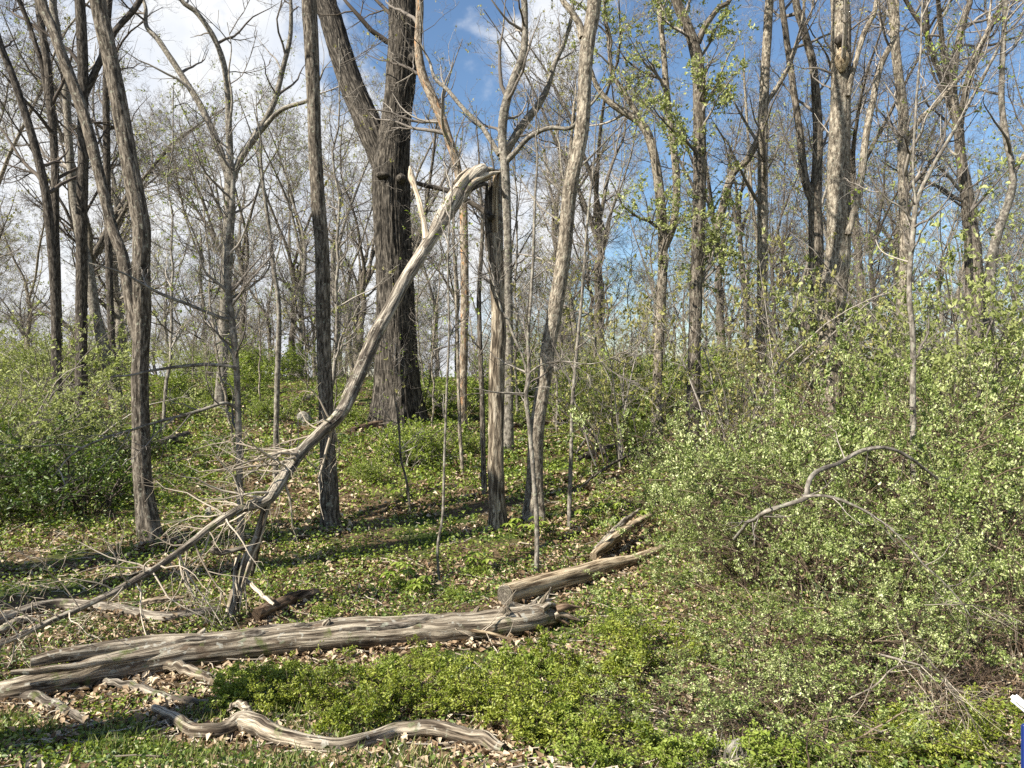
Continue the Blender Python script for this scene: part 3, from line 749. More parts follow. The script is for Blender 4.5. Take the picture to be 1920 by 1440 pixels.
# ------------------------------------------------------------------ saplings and thin understorey trees
SAP = dict(sides=9, ridge=.04, rf=4, flute=0, n=60, cat='sapling', lump=.1, wob=.04)
traced_tree('crooked_sapling', 'crooked thin tree with long bare side branches between forked tree and leaning trunk',
            [[(452, 1025, 15), (450, 930, 13), (447, 780, 12), (444, 697, 12), (437, 613, 12), (429, 555, 12), (424, 500, 11), (430, 420, 9), (436, 340, 8), (428, 250, 6)],
             ([(444, 695, 6), (433, 687, 7), (383, 684, 6.5), (333, 688, 6), (290, 694, 5), (250, 703, 4.5), (207, 707, 2.5)], dict(dd=-.5, ext=0)),
             ([(445, 768, 6), (430, 758, 6.5), (413, 757, 6), (367, 772, 6), (300, 790, 5), (240, 808, 4.5), (200, 820, 4), (160, 838, 3.5), (125, 862, 3), (97, 897, 2)], dict(dd=-1.0, ext=0)),
             ([(436, 600, 7), (415, 596, 7), (383, 583, 6), (317, 557, 5.5), (287, 543, 5), (233, 513, 4), (167, 493, 2)], dict(dd=-.4, ext=0)),
             ([(450, 900, 4), (480, 880, 4), (530, 850, 3.5), (575, 835, 2)], dict(dd=-.6, ext=0)),
             ([(432, 560, 6), (460, 545, 5), (480, 530, 4), (505, 500, 3)], dict(dd=.3, ext=.4))],
            'bark_grey', crown=(60, 260, 700, 500, .12, (.35, 1.0)), twig='twig', seed=31, ext=1.5, minr=.002, **SAP)
traced_tree('forked_sapling', 'pale thin sapling forking at waist height in front of the snapped trunk',
            [[(1007, 1078, 10), (1007, 1010, 9), (1006, 960, 9), (1002, 910, 8.5), (997, 840, 8), (992, 780, 8), (987, 742, 8), (991, 697, 8), (988, 640, 6.5), (994, 580, 6), (997, 540, 6), (1000, 480, 5.5), (1003, 380, 5), (1008, 300, 4)],
             ([(990, 712, 5), (980, 668, 5), (963, 630, 5), (952, 600, 5), (938, 575, 4), (925, 530, 3), (905, 490, 2)], dict(dd=.2, ext=0)),
             ([(987, 738, 4), (960, 737, 3.6), (930, 736, 3), (890, 728, 1.8)], dict(dd=-.2, ext=0)),
             ([(992, 700, 4), (1020, 682, 4), (1060, 678, 3), (1110, 682, 2), (1180, 660, 1.5)], dict(dd=-.3, ext=0))],
            'bark_grey', crown=(26, 90, 240, 200, .3, (.25, .8)), twig='twig', seed=32, ext=.8, minr=.002, **SAP)
for k, (nm, lb, pts, br, leafn) in enumerate([
    ('straight_sapling', 'thin straight sapling right of the curving tan trunk', [(1067, 992, 9), (1069, 900, 8), (1071, 847, 7.5), (1074, 747, 7), (1080, 680, 6.5), (1088, 600, 6), (1097, 480, 5), (1110, 330, 4)], 'bark_grey', 60),
    ('whip_sapling', 'whip-thin bent sapling left of the snapped trunk base', [(823, 1090, 5.5), (820, 1027, 5), (830, 960, 5), (833, 847, 4.5), (839, 730, 4.5), (843, 613, 4), (840, 480, 3.5), (846, 380, 3)], 'bark_grey', 120),
    ('young_tree', 'slim young tree behind whip sapling, left of snapped trunk', [(868, 893, 7), (862, 800, 7), (858, 700, 6), (855, 560, 6), (850, 430, 5), (858, 330, 4)], 'bark_pale', 160),
    ('young_tree', 'slender grey tree between the crooked thin tree and straight trunk', [(516, 905, 11), (518, 800, 10), (520, 713, 10), (523, 580, 9), (512, 500, 8), (500, 400, 7), (488, 290, 5)], 'bark_grey', 160),
    ('young_tree', 'dark thin tree close beside the snapped trunk on its left', [(909, 930, 11), (906, 840, 10), (903, 693, 9), (899, 560, 9), (905, 430, 7), (898, 330, 5)], 'bark_brown', 60),
    ('young_tree', 'pale thin tree close behind the curving tan trunk', [(1043, 795, 13), (1040, 700, 12), (1036, 600, 11), (1048, 480, 10), (1066, 330, 7), (1076, 200, 5)], 'bark_pale', 160),
    ('thicket_sapling', 'pale upright sapling rising out of thicket right of ivy-clad tree', [(1416, 760, 9), (1418, 700, 9), (1423, 613, 9), (1423, 480, 8), (1410, 380, 6), (1404, 280, 5), (1396, 150, 4)], 'bark_pale', 200),
    ('slanting_sapling', 'slanting thin sapling in the thicket left of the dead tree', [(1446, 760, 8), (1452, 700, 8), (1468, 640, 8), (1493, 567, 7), (1513, 497, 6), (1530, 420, 5), (1560, 320, 4)], 'bark_grey', 200),
    ('low_pole', 'short pale dead pole left of the ivy-clad tree', [(1115, 740, 6), (1115, 690, 6), (1116, 650, 5.5), (1117, 632, 4)], 'bark_pale', 0),
    ('thin_sapling', 'spindly sapling standing right of the whip sapling, below the oak', [(770, 960, 5), (762, 900, 5), (752, 860, 4), (748, 800, 4), (740, 740, 3)], 'bark_brown', 100)]):
    traced_tree(nm, lb, [pts], br, crown=(14 if leafn else 3, 50 if leafn else 4, 150 if leafn else 4, 160 if leafn else 4, .3, (.2, .8)), twig='twig', leaf=(leafn, (.025, .045), M['leaf_lime']) if leafn else None, seed=40 + k, ext=0 if nm == 'low_pole' else 1.2, minr=.002, **SAP)
traced_tree('forked_sapling', 'thin sapling forking in a V above the right thicket',
            [[(1712, 800, 11), (1711, 640, 10), (1704, 547, 9.5), (1713, 433, 9), (1718, 385, 9), (1745, 320, 7), (1797, 233, 6), (1840, 150, 5), (1875, 80, 4)],
             ([(1718, 390, 6), (1712, 330, 5), (1716, 233, 4.5), (1724, 120, 4), (1730, 0, 3)], dict(ext=.6)),
             ([(1715, 420, 4), (1690, 390, 4), (1660, 370, 3), (1630, 330, 2)], dict(ext=.2))],
            'bark_grey', d=8.6, crown=(36, 130, 400, 400, .25, (.3, .9)), twig='twig', leaf=(500, (.025, .05), M['leaf_lime']), seed=55, ext=.8, minr=.002, **SAP)

# ------------------------------------------------------------------ fallen wood
WOOD = []


def lying(name, label, pts, mat, lift=0.5, n=110, S=26, ridge=.05, rf=10, lump=.07, seed=0, cat='fallen branch', extra=None, twigs=0, group=None, wob=.03):
    """pts: (x, y of the lower edge, width px): lies on the ground under that pixel; lift = share of the radius the axis stands above ground"""
    q = []
    for p in pts:
        x, y, w = p[:3]; up = p[3] if len(p) > 3 else 0.0
        d = ground_hit(x, y); r_ = w / 2 * d / F
        X_ = d * (x - 960) / F
        q.append((X_, d, gz(X_, d) + r_ * (lift * 2 - .1) + up, r_))
    q = np.array(q); base = q[:, :3].mean(0); base[2] = gz(base[0], base[1])
    root = empty(name, base, label, cat, group)
    s = resample(q, n); WOOD.append(s[::4])
    w = np.stack([vnoise(np.stack([np.linspace(0, n / 7, n) + seed * 9.3, np.full(n, k + .5), np.full(n, seed + .5)], -1)) - .5 for k in range(3)], -1)
    s[:, :3] += w * wob
    mb = MB(); trunk_mesh(mb, s[:, :3] - base, s[:, 3], S, ridge, rf, lump, True, seed)
    mb.build('trunk' if cat == 'log' else 'stem', mat, root, bark=True)
    if twigs:
        rr_ = np.random.default_rng(seed + 500); c = MB(); s2 = resample(s, 24)
        P1, R1 = grow((s2[None, :, :3] - base), s2[None, :, 3], twigs, .1, 1, (30, 80), (.15, .5), 6, .4, .05, .2, .003, r=rr_); tubes(c, P1, R1, 4)
        P2, R2 = grow(P1, R1, twigs * 3, .2, 1, (25, 70), (.06, .25), 4, .6, .05, .2, .002, r=rr_); tubes(c, P2, R2, 3)
        c.build('twigs', M['twig_dry'], root, rnd=True)
    return root, base, s


# the long weathered log
rt, lb_, ls = lying('fallen_log', 'long weathered grey log lying across the foreground, split at its left end',
      [(-30, 1318, 34), (30, 1316, 44), (100, 1303, 52), (200, 1280, 58), (333, 1255, 60), (500, 1230, 56), (640, 1217, 57), (800, 1204, 54), (900, 1198, 52), (980, 1188, 50), (1035, 1172, 42)], M['wood_grey'], n=260, S=64, ridge=.035, rf=17, lump=.035, seed=81, cat='log', wob=.03)


def on_log(name, mat, pts, S=12, ridge=.15, rf=4, seed=0, parent=rt, base=lb_, n=40):
    return limb_px(pts, mat, parent, base, n=n, S=S, ridge=ridge, rf=rf, seed=seed, name=name)


dl = lambda x: float(np.interp(x * 1.0, (ls[:, 0] / ls[:, 1] * F + 960), ls[:, 1]))
# upper prong of the split left end
on_log('split_slab', M['wood_grey'], [(57, 1241, 20, dl(57) + .02), (120, 1228, 24, dl(120) + .02), (200, 1217, 26, dl(200) + .03), (300, 1205, 26, dl(300) + .02), (380, 1200, 18, dl(380)), (430, 1197, 8, dl(430))], S=16, seed=82, n=80)
on_log('split_slab', M['wood_grey'], [(20, 1262, 9, dl(30) - .1), (110, 1253, 13, dl(110) - .1), (230, 1236, 12, dl(230) - .1), (320, 1222, 6, dl(320) - .08)], S=10, seed=83, n=50)
def stub(parent, base, s, u, ang, ln, w, mat, seed):
    """a broken knot standing out of a fallen stem"""
    k = int(u * (len(s) - 2)); p = s[k, :3]; t_ = norm(s[k + 1, :3] - p); a_ = norm(np.cross(t_, [0, 0, 1.])); b_ = np.cross(a_, t_)
    dv = norm(a_ * math.cos(ang) + b_ * math.sin(ang) + t_ * .5); R_ = s[k, 3]
    P = np.array([p + dv * R_ * .5, p + dv * (R_ + ln * .4), p + dv * (R_ + ln) + t_ * ln * .2])
    q = resample(np.c_[P, [w * 1.5, w, w * .55]], 12); mb = MB(); trunk_mesh(mb, q[:, :3] - base, q[:, 3], 10, .18, 3, .15, True, seed)
    mb.build('broken_stub', mat, parent, bark=True)


for k, (u, a_, ln, w) in enumerate([(.30, 2.2, .07, .022), (.52, 1.2, .05, .028), (.66, 2.6, .09, .018), (.81, 1.7, .06, .022)]): stub(rt, lb_, ls, u, a_, ln, w, M['wood_grey'], 870 + k)
for k in range(9):      # strips of old bark still clinging to the log
    u = rng.uniform(.25, .92); kk = int(u * (len(ls) - 40)); an = rng.uniform(1.0, 3.0); seg = ls[kk:kk + int(rng.uniform(12, 34))]
    t_ = norm(np.gradient(seg[:, :3], axis=0)); a_ = norm(np.cross(t_, [0, 0, 1.])); b_ = np.cross(a_, t_)
    P = seg[:, :3] + (a_ * math.cos(an) * -1 + b_ * math.sin(an)) * (seg[:, 3:4] - .026 * np.sin(np.linspace(.1, 3.04, len(seg)))[:, None])
    w = .035 * np.sin(np.linspace(.1, 3.04, len(seg)))
    mb = MB(); trunk_mesh(mb, P - lb_, w, 9, .3, 4, .3, True, 880 + k); mb.build('bark_flake', M['bark_brown'], rt, bark=True)
on_log('bark_flap', M['bark_brown'], [(560, 1184, 3, dl(560) - .05), (590, 1175, 8, dl(590) - .03), (620, 1168, 4, dl(620))], S=8, seed=84, n=20)
for k in range(12):
    x = rng.uniform(930, 1045); y = rng.uniform(1135, 1180)
    on_log('rotten_splinter', M['wood_rot' if k % 2 else 'wood_grey'], [(x, y, 13, dl(min(x, 1030)) - .1), (x + rng.uniform(8, 22), y - rng.uniform(2, 12), 11, dl(1030) - .08), (x + rng.uniform(30, 48), y + rng.uniform(-14, 14), 3, dl(1030) - .05 + rng.uniform(-.1, .1))], S=8, ridge=.3, rf=3, seed=85 + k, n=16)
for k, (x, y, x2, y2, w, mt) in enumerate([(990, 1150, 1030, 1108, 9, 'wood_grey'), (1000, 1152, 1042, 1120, 8, 'wood_pale'), (978, 1146, 1012, 1118, 8, 'wood_lean'), (1012, 1150, 1034, 1102, 6, 'wood_lean'), (1005, 1160, 1055, 1140, 8, 'wood_lean'), (1015, 1168, 1062, 1158, 9, 'wood_rot')]):
    on_log('splinter', M[mt], [(x, y, w, dl(1020) - .04), ((x + x2) / 2 + rng.uniform(-4, 4), (y + y2) / 2 + rng.uniform(-4, 4), w * 1.1, dl(1020) + .02), (x2, y2, 2, dl(1020) + .08 * k - .1)], S=8, ridge=.3, rf=3, seed=98 + k, n=20)

rt2, b2, s2_ = lying('sawn_log', 'smooth tan sawn log lying beyond the long grey log', [(948, 1136, 40), (1000, 1120, 39), (1060, 1103, 37), (1110, 1086, 34), (1150, 1070, 26), (1190, 1056, 18), (1225, 1041, 14), (1258, 1027, 12)], M['wood_tan'], n=110, S=32, ridge=.025, rf=6, lump=.05, seed=110, cat='log', wob=.02)
# its pale sawn face
p0, p1 = s2_[0, :3], s2_[2, :3]; ax = norm(p0 - p1); r0 = s2_[0, 3]
mb = MB(); trunk_mesh(mb, np.array([p0 - ax * .004, p0 + ax * .006, p0 + ax * .012]) - b2, np.array([r0 * .97, r0 * .95, r0 * .9]), 28, .02, 6, .03, True, 3)
mb.build('sawn_face', M['wood_lean'], rt2, bark=True)
lying('splintered_branch', 'splintered branch lying up on the thin end of sawn log', [(1112, 1066, 14, .10), (1140, 1046, 16, .12), (1180, 1018, 14, .15), (1225, 990, 8, .18)], M['wood_tan'], seed=111, ridge=.3, rf=3, cat='fallen branch', S=14)
lying('splintered_branch', 'dark upper splinter above the sawn log, almost touching it', [(1116, 1050, 8, .1), (1145, 1030, 9, .16), (1172, 1008, 9, .2), (1200, 985, 4, .22)], M['wood_lean'], seed=112, ridge=.3, rf=3, cat='fallen branch', S=10)
lying('curved_branch', 'thick curved branch behind the long log at far left', [(-30, 1190, 20), (0, 1174, 21), (50, 1154, 20), (110, 1142, 20), (167, 1146, 19), (233, 1154, 19), (300, 1166, 20), (360, 1160, 18), (410, 1152, 17)], M['wood_lean'], seed=113, S=18, n=100, cat='fallen branch')
lying('dead_branch', 'broken pale branch stub beside curved branch at left edge', [(-10, 1205, 14, .02), (25, 1188, 16, .04), (55, 1178, 10, .05), (80, 1176, 6, .03)], M['wood_grey'], seed=114, ridge=.2)
lying('bark_strip', 'pale bark strip lying on top of the curved branch', [(262, 1160, 8, .12), (300, 1157, 10, .13), (345, 1152, 7, .13)], M['wood_pale'], seed=115, ridge=.25, rf=3, cat='bark')
lying('rotten_log', 'short rotten log with crumbling reddish end behind long grey log', [(478, 1170, 26), (505, 1158, 27), (530, 1146, 25), (560, 1132, 22), (592, 1120, 16)], M['wood_rot'], seed=116, ridge=.25, rf=4, lump=.25, cat='log')
lying('branch_piece', 'knobbly pale branch piece in front of the long log', [(312, 1266, 16, .05), (350, 1277, 18, .05), (400, 1292, 17, .03), (440, 1300, 15), (470, 1304, 12)], M['wood_grey'], seed=117, ridge=.15)
lying('branch_piece', 'curved grey branch below the long log, ending at green plants', [(198, 1292, 11, .04), (250, 1303, 13, .03), (310, 1318, 14), (350, 1326, 16), (405, 1332, 12)], M['wood_lean'], seed=118, ridge=.15)
lying('branch_piece', 'thick grey branch at left edge pointing into the grass', [(-40, 1318, 18, .03), (0, 1316, 18, .03), (67, 1322, 18, .02), (133, 1350, 18), (185, 1374, 15)], M['wood_lean'], seed=119, ridge=.13)
lying('gnarled_branch', 'gnarled bleached branch winding along the bottom of the picture',
      [(285, 1340, 12), (310, 1352, 18), (360, 1386, 24), (400, 1392, 27), (425, 1388, 28), (455, 1380, 36), (500, 1394, 34), (567, 1410, 28), (633, 1416, 25), (690, 1405, 25), (740, 1393, 27), (800, 1391, 30), (860, 1398, 30), (907, 1410, 27), (945, 1424, 20)], M['wood_grey'], seed=120, S=32, n=200, ridge=.06, rf=10, lump=.14, lift=.8)
lying('side_branch', 'small bleached branch forking off the gnarled branch', [(450, 1372, 10, .05), (462, 1366, 14, .10), (440, 1362, 9, .12), (428, 1366, 5, .1)], M['wood_grey'], seed=121, ridge=.2)
lying('thin_branch', 'thin tan branch lying along the front of the long log', [(690, 1222, 4, .06), (735, 1216, 5, .10), (783, 1208, 6, .12), (840, 1206, 6, .12), (900, 1209, 5.5, .1), (970, 1213, 4.5, .05)], M['wood_tan'], seed=122, S=9, twigs=10)
lying('thin_branch', 'thin dead stick lying left of the forked tree base', [(190, 1098, 5), (240, 1085, 5), (290, 1068, 4)], M['twig_dry'], seed=123, S=8)
lying('thin_branch', 'stick lying in front of the forked tree base', [(268, 1028, 5, .05), (310, 1026, 6, .06), (352, 1016, 4, .08)], M['wood_grey'], seed=124, S=8)
lying('dark_log', 'dark mossy log lying on the slope right of the curving tan trunk', [(1085, 868, 14), (1130, 853, 16), (1180, 838, 15), (1230, 826, 12), (1275, 818, 8)], M['bark_dark'], seed=125, cat='log')
lying('dark_log', 'short dark log on the slope right of the forked tree', [(288, 850, 20), (315, 838, 20), (350, 822, 14)], M['bark_dark'], seed=126, cat='log')
lying('mossy_log', 'pale weathered log up the slope left of the oak', [(548, 758, 13), (580, 752, 13), (604, 745, 10)], M['wood_grey'], seed=127, cat='log')
lying('brush_branch', 'fallen bare branch with twigs right of the straight sapling', [(1085, 930, 4, .1), (1120, 912, 5, .2), (1160, 890, 5, .25), (1215, 868, 3, .3)], M['bark_dark'], seed=128, S=7, twigs=16)
lying('brush_branch', 'heap of bare twigs behind the straight sapling', [(1080, 860, 4, .1), (1130, 800, 4, .2), (1200, 790, 4, .2), (1260, 795, 3, .2)], M['bark_grey'], seed=129, S=7, twigs=24)
lying('fallen_limb', 'dead limb lying on the slope below the oak to its left', [(660, 815, 14), (690, 808, 16), (725, 800, 14)], M['wood_rot'], seed=130, twigs=10)
# pale stones and stump on the slope
def rock(name, label, px, py, w, h, seed, mat='stone', cat='rock'):
    d = ground_hit(px, py); r_ = w / 2 * d / F; hh = h * d / F
    x = d * (px - 960) / F; z = gz(x, d)
    th = np.linspace(0, 2 * np.pi, 20, endpoint=False); ph = np.linspace(0.02, np.pi * .72, 11)
    T_, Ph = np.meshgrid(th, ph)
    V = np.stack([np.sin(Ph) * np.cos(T_), np.sin(Ph) * np.sin(T_), np.cos(Ph)], -1)
    V = V * (.72 + .6 * vnoise(V * 1.6 + seed * 5))[..., None] * (0.93 + .14 * vnoise(V * 6 + seed))[..., None]
    V = V * np.array([r_, r_ * .9, hh])
    idx = np.arange(V.shape[0] * 20).reshape(-1, 20); a, b = idx[:-1], idx[1:]
    mb = MB(); mb.add(V, q=np.stack([a, b, np.roll(b, -1, 1), np.roll(a, -1, 1)], -1).reshape(-1, 4))
    o = mb.build(name, M[mat]); o.location = (x, d, z); tag(o, label, cat)
rock('pale_stone', 'pale stone on the slope left of the straight brown trunk', 572, 796, 30, 24, 1)
rock('pale_stone', 'small pale stone in the grass at bottom, under the thicket edge', 1378, 1432, 40, 46, 2)
rock('pale_stone', 'flat tan stone between ground plants at lower centre', 905, 1300, 34, 18, 3)
rock('pale_stone', 'low stone by crooked thin tree base', 392, 970, 18, 16, 4)

# ------------------------------------------------------------------ shrubs: a few kinds, copied with parts
def shrub(name, h, w, nst, nl, size, leafm, stemm, seed, clump=3, arch=.10, six=True, flat=.6, r0=.011, n2=9, n3=4, aspect=.55, nf=0, nth=.45, bare=0):
    r = np.random.default_rng(seed)
    root = empty(name)
    K = 10
    a = r.uniform(0, 2 * np.pi, nst); b = r.uniform(0, .22, nst) * w
    p = np.stack([np.cos(a) * b, np.sin(a) * b, np.full(nst, -.05)], -1)
    an = a + r.normal(size=nst) * .6
    tilt = r.uniform(.05, .75, nst) * min(1.2, w / h)
    d = norm(np.stack([np.cos(an) * tilt, np.sin(an) * tilt, np.ones(nst)], -1))
    ln = h * r.uniform(.6, 1.25, nst); st = (ln / (K - 1))[:, None]
    pts = [p]
    for k in range(K - 1):
        pts.append(pts[-1] + d * st)
        d = norm(d + r.normal(size=(nst, 3)) * .12 + np.stack([np.cos(an) * arch, np.sin(an) * arch, -arch * .9 * np.ones(nst) * (k / K)], -1))
    P0 = np.stack(pts, 1); R0 = (r0 * r.uniform(.6, 1.3, nst))[:, None] * (1 - .8 * np.linspace(0, 1, K))[None]
    c = MB(); tubes(c, P0, R0, 5)
    P1, R1 = grow(P0, R0, nst * n2, .15, 1, (30, 80), (.18 * h, .42 * h), 6, .6, .03, .2, .0025, r=r); tubes(c, P1, R1, 3)
    P2, R2 = grow(P1, R1, nst * n2 * n3, .1, 1, (30, 80), (.06 * h, .2 * h), 4, .6, .03, .22, .0018, r=r); tubes(c, P2, R2, 3)
    so_ = c.build('stems', stemm, root, rnd=True)
    if nl:
        lm = MB(); leaves_on(lm, P2, int(nl * .75), size, r, clump=clump, spread=.012, six=six, flat=flat, aspect=aspect, nf=nf, nth=nth, seed=seed, zmin=bare * h); leaves_on(lm, P1, int(nl * .25), size, r, clump=clump, spread=.012, six=six, flat=flat, aspect=aspect, nf=nf, nth=nth, seed=seed, zmin=bare * h)
        lo = lm.build('leaves', leafm, root, rnd=True, smooth=False); lo['kind'] = 'stuff'
    return root


def place(proto, used, x, y, s, rz, label, cat, group, name=None, sz=None):
    o = proto if not used else copy_tree(proto)
    o.location = (float(x), float(y), float(gz(x, y))); o.rotation_euler = (0, 0, rz); o.scale = (s, s, s if sz is None else sz)
    tag(o, label, cat, group)
    return o


rs = np.random.default_rng(5)
# right-hand thicket (a) tall pale shrub, (b) lower dense one
thA = shrub('thicket_shrub', 2.2, 1.7, 26, 44000, (.015, .034), M['leaf_thicket'], M['twig_brown'], 201, n2=7, n3=3, clump=6, flat=.9, nf=2.1, nth=.50, bare=.30, arch=.2)
thB = shrub('thicket_shrub', 2.0, 1.8, 24, 40000, (.015, .033), M['leaf_thicket'], M['twig_brown'], 202, n2=7, n3=3, arch=.26, clump=6, flat=.9, nf=2.1, nth=.50, bare=.28)
thC = shrub('thicket_shrub', 1.1, 1.35, 22, 24000, (.015, .031), M['leaf_thicket'], M['twig_brown'], 203, n2=7, n3=3, arch=.28, clump=6, flat=.9, nf=3.4, nth=.50, bare=.28)
thD = shrub('thicket_shrub', 1.15, 1.6, 26, 28000, (.015, .032), M['leaf_thicket'], M['twig_brown'], 204, n2=6, n3=3, arch=.34, clump=6, flat=1.1, nf=3, nth=.40, bare=.62)
protos = {'A': [thA, 0], 'B': [thB, 0], 'C': [thC, 0], 'D': [thD, 0]}
# photo x of the middle, depth, photo y of the top, kind, label
TH = [(1900, 10.2, 555, 'A', 'tall pale leafy shrub at right edge, back of thicket'), (1770, 9.6, 600, 'B', 'tall leafy shrub at back of thicket, under V-forked sapling'),
      (1640, 10.0, 590, 'A', 'tall leafy shrub in front of the dead tree'), (1520, 9.4, 640, 'B', 'tall shrub at thicket back, under the slanting sapling'),
      (1420, 9.9, 700, 'A', 'shrub at thicket back, under the pale upright sapling'), (1330, 11.0, 750, 'B', 'leafy shrub at the back left corner of the thicket, below the ivy-clad tree'),
      (1850, 7.7, 690, 'B', 'leafy shrub at right edge, second row of the thicket'), (1690, 7.5, 750, 'A', 'shrub behind the arched bare limb of the thicket'),
      (1530, 7.5, 790, 'B', 'shrub rising in the middle of the thicket, above arched limb'), (1410, 8.0, 850, 'A', 'shrub on the left flank of the thicket, right of straight sapling'),
      (1930, 5.8, 870, 'A', 'shrub at right edge above the blue panel'), (1770, 5.8, 960, 'B', 'shrub right of the arched limb, mid thicket'),
      (1590, 5.7, 1000, 'A', 'shrub just below the arched bare limb'), (1440, 5.9, 1030, 'B', 'shrub at thicket left front, right of the sawn log end'),
      (1450, 4.7, 1200, 'C', 'low shrub in front of thicket, left of the dark hollow'), (1310, 5.0, 1210, 'C', 'low shrub at thicket front left, near the small stone'),
      (1600, 5.0, 1170, 'D', 'low shrub overhanging the dark hollow'), (1730, 5.15, 1150, 'D', 'low shrub overhanging the right half of the dark hollow'), (1890, 5.0, 1130, 'D', 'low shrub right of the dark hollow near blue panel'),
      (1505, 4.2, 1235, 'C', 'dense low shrub at bottom edge shading the dark hollow'), (1390, 4.15, 1320, 'C', 'lowest shrub at bottom edge behind the dry straw'), (1225, 4.5, 1330, 'C', 'low shrub at bottom edge right of gnarled branch end')]
for px, d, top, k, lab in TH:
    x = d * (px - 960) / F; z0 = float(gz(x, d)); hh = EYE + d * (720 - top) / F - z0
    s = hh / {'A': 1.95, 'B': 1.75, 'C': .95, 'D': .95}[k]
    pr = protos[k]
    sx = {'A': max(s * .9, .62), 'B': max(s * .9, .62), 'C': max(s * .9, .7), 'D': max(s, .8)}[k]
    o = place(pr[0], pr[1], x, d, min(sx, 1.25), rs.uniform(0, 6.28), lab, 'shrub', 'shrubs of the right-hand thicket', sz=s); pr[1] = 1

# bare limb arching through the thicket
rt3 = empty('arched_limb', at(1437, 957, 5.0), 'bare grey limb arching out of the right-hand thicket', 'branch')
b3 = np.array(rt3.location)
_, LP, LR = limb_px([(1380, 1010, 6, 5.8), (1405, 980, 7, 5.3), (1437, 957, 8, 4.95), (1475, 944, 8.5, 4.9), (1507, 933, 9.5, 4.88), (1513, 915, 9, 4.9), (1525, 895, 9, 4.95), (1547, 880, 8.5, 5.0), (1580, 867, 8, 5.1), (1627, 842, 7, 5.2), (1660, 838, 6.5, 5.25), (1703, 857, 6, 5.3), (1760, 900, 4, 5.4)], M['bark_grey'], rt3, b3, n=70, S=12, seed=140, name='stem', wob=.06, lump=.2)
_, LP2, LR2 = limb_px([(1505, 934, 6, 4.88), (1540, 931, 5.5, 4.82), (1580, 937, 5, 4.8), (1630, 960, 4, 4.75), (1690, 1010, 3.5, 4.7), (1745, 1065, 3, 4.65), (1800, 1130, 2.5, 4.6), (1820, 1160, 2, 4.6)], M['bark_grey'], rt3, b3, n=60, S=8, seed=141, name='side_branch', wob=.06, lump=.2)
r = np.random.default_rng(141); c = MB()
for A_, B_ in ((LP, LR), (LP2, LR2)):
    q = resample(np.c_[A_, B_], 20)
    P1, R1 = grow(q[None, :, :3], q[None, :, 3], 14, .1, 1, (30, 80), (.12, .45), 6, .4, .05, .2, .0014, r=r); tubes(c, P1, R1, 4)
    P2, R2 = grow(P1, R1, 36, .2, 1, (25, 70), (.05, .18), 4, .6, .03, .2, .001, r=r); tubes(c, P2, R2, 3)
c.build('twigs', M['twig'], rt3, rnd=True)
# dry canes in the lower right
CANES = [([(1590, 1312, 3), (1650, 1275, 4), (1690, 1250, 4), (1740, 1265, 3), (1800, 1310, 2)], 'dry cane crossing the dark hollow'),
         ([(1650, 1225, 6), (1690, 1235, 6), (1740, 1258, 5), (1800, 1310, 4), (1850, 1400, 3)], 'pale dry cane arching right above the hollow'),
         ([(1720, 1220, 3), (1780, 1280, 4), (1805, 1350, 4), (1815, 1400, 3.5), (1835, 1450, 3)], 'dry cane dropping to bottom edge left of blue panel'),
         ([(1545, 1360, 3.5), (1590, 1350, 4), (1650, 1370, 5), (1700, 1400, 5), (1745, 1450, 5)], 'dry stick at bottom right running out of frame'),
         ([(1680, 1160, 3), (1720, 1210, 3), (1780, 1285, 3.5), (1830, 1360, 3), (1870, 1420, 2)], 'thin dry cane in front of the low shrubs at right'),
         ([(1735, 1140, 2.5), (1800, 1135, 3), (1860, 1142, 3), (1915, 1165, 2)], 'nearly level dry cane near the right edge'),
         ([(1660, 1270, 2.5), (1720, 1310, 3), (1760, 1330, 2)], 'short dry cane inside the hollow')]
for k, (pts, lab) in enumerate(CANES):
    d = 3.95 + .08 * k
    o = empty('dry_cane', at(pts[0][0], pts[0][1], d), 'bare ' + lab, 'dry cane', 'dry canes at the lower right'); b = np.array(o.location)
    _, LP, LR = limb_px([(x, y, w * .7, d) for x, y, w in pts], M['wood_lean'], o, b, n=30, S=7, seed=150 + k, name='stem', wob=.05)
    r = np.random.default_rng(150 + k); c = MB(); q = resample(np.c_[LP, LR], 20)
    P1, R1 = grow(q[None, :, :3], q[None, :, 3], 12, .1, 1, (25, 70), (.1, .4), 6, .5, 0, .18, .0010, r=r); tubes(c, P1, R1, 4)
    P2, R2 = grow(P1, R1, 24, .2, 1, (25, 70), (.05, .18), 4, .6, 0, .2, .0008, r=r); tubes(c, P2, R2, 3)
    c.build('twigs', M['twig_dry'], o, rnd=True)

# other shrubs by kind
olive = shrub('olive_shrub', 3.2, 2.6, 22, 14000, (.04, .075), M['leaf_olive'], M['twig'], 211, r0=.02, nf=1.8, nth=.48)
green = shrub('green_shrub', 1.2, 1.6, 20, 8000, (.03, .055), M['leaf_green'], M['twig_dark'], 212, arch=.15, nf=3, nth=.48)
lime = shrub('lime_shrub', 1.2, 1.3, 18, 4200, (.035, .065), M['leaf_lime'], M['twig'], 213)
wisp = shrub('wispy_shrub', 2.6, 2.2, 16, 2600, (.035, .06), M['leaf_bud'], M['twig'], 214, r0=.013, n2=10)
bare = shrub('bare_shrub', 2.2, 2.4, 18, 0, (.03, .05), M['leaf_bud'], M['twig'], 215, r0=.010, n2=10)
low = shrub('low_plant', .48, .75, 22, 8000, (.014, .030), M['leaf_mid'], M['twig_brown'], 216, r0=.003, n2=5, n3=2, nf=8, nth=.46)
lowl = shrub('low_plant', .42, .7, 20, 6000, (.016, .034), M['leaf_lime'], M['twig_brown'], 217, r0=.003, n2=5, n3=2, nf=8, nth=.45)
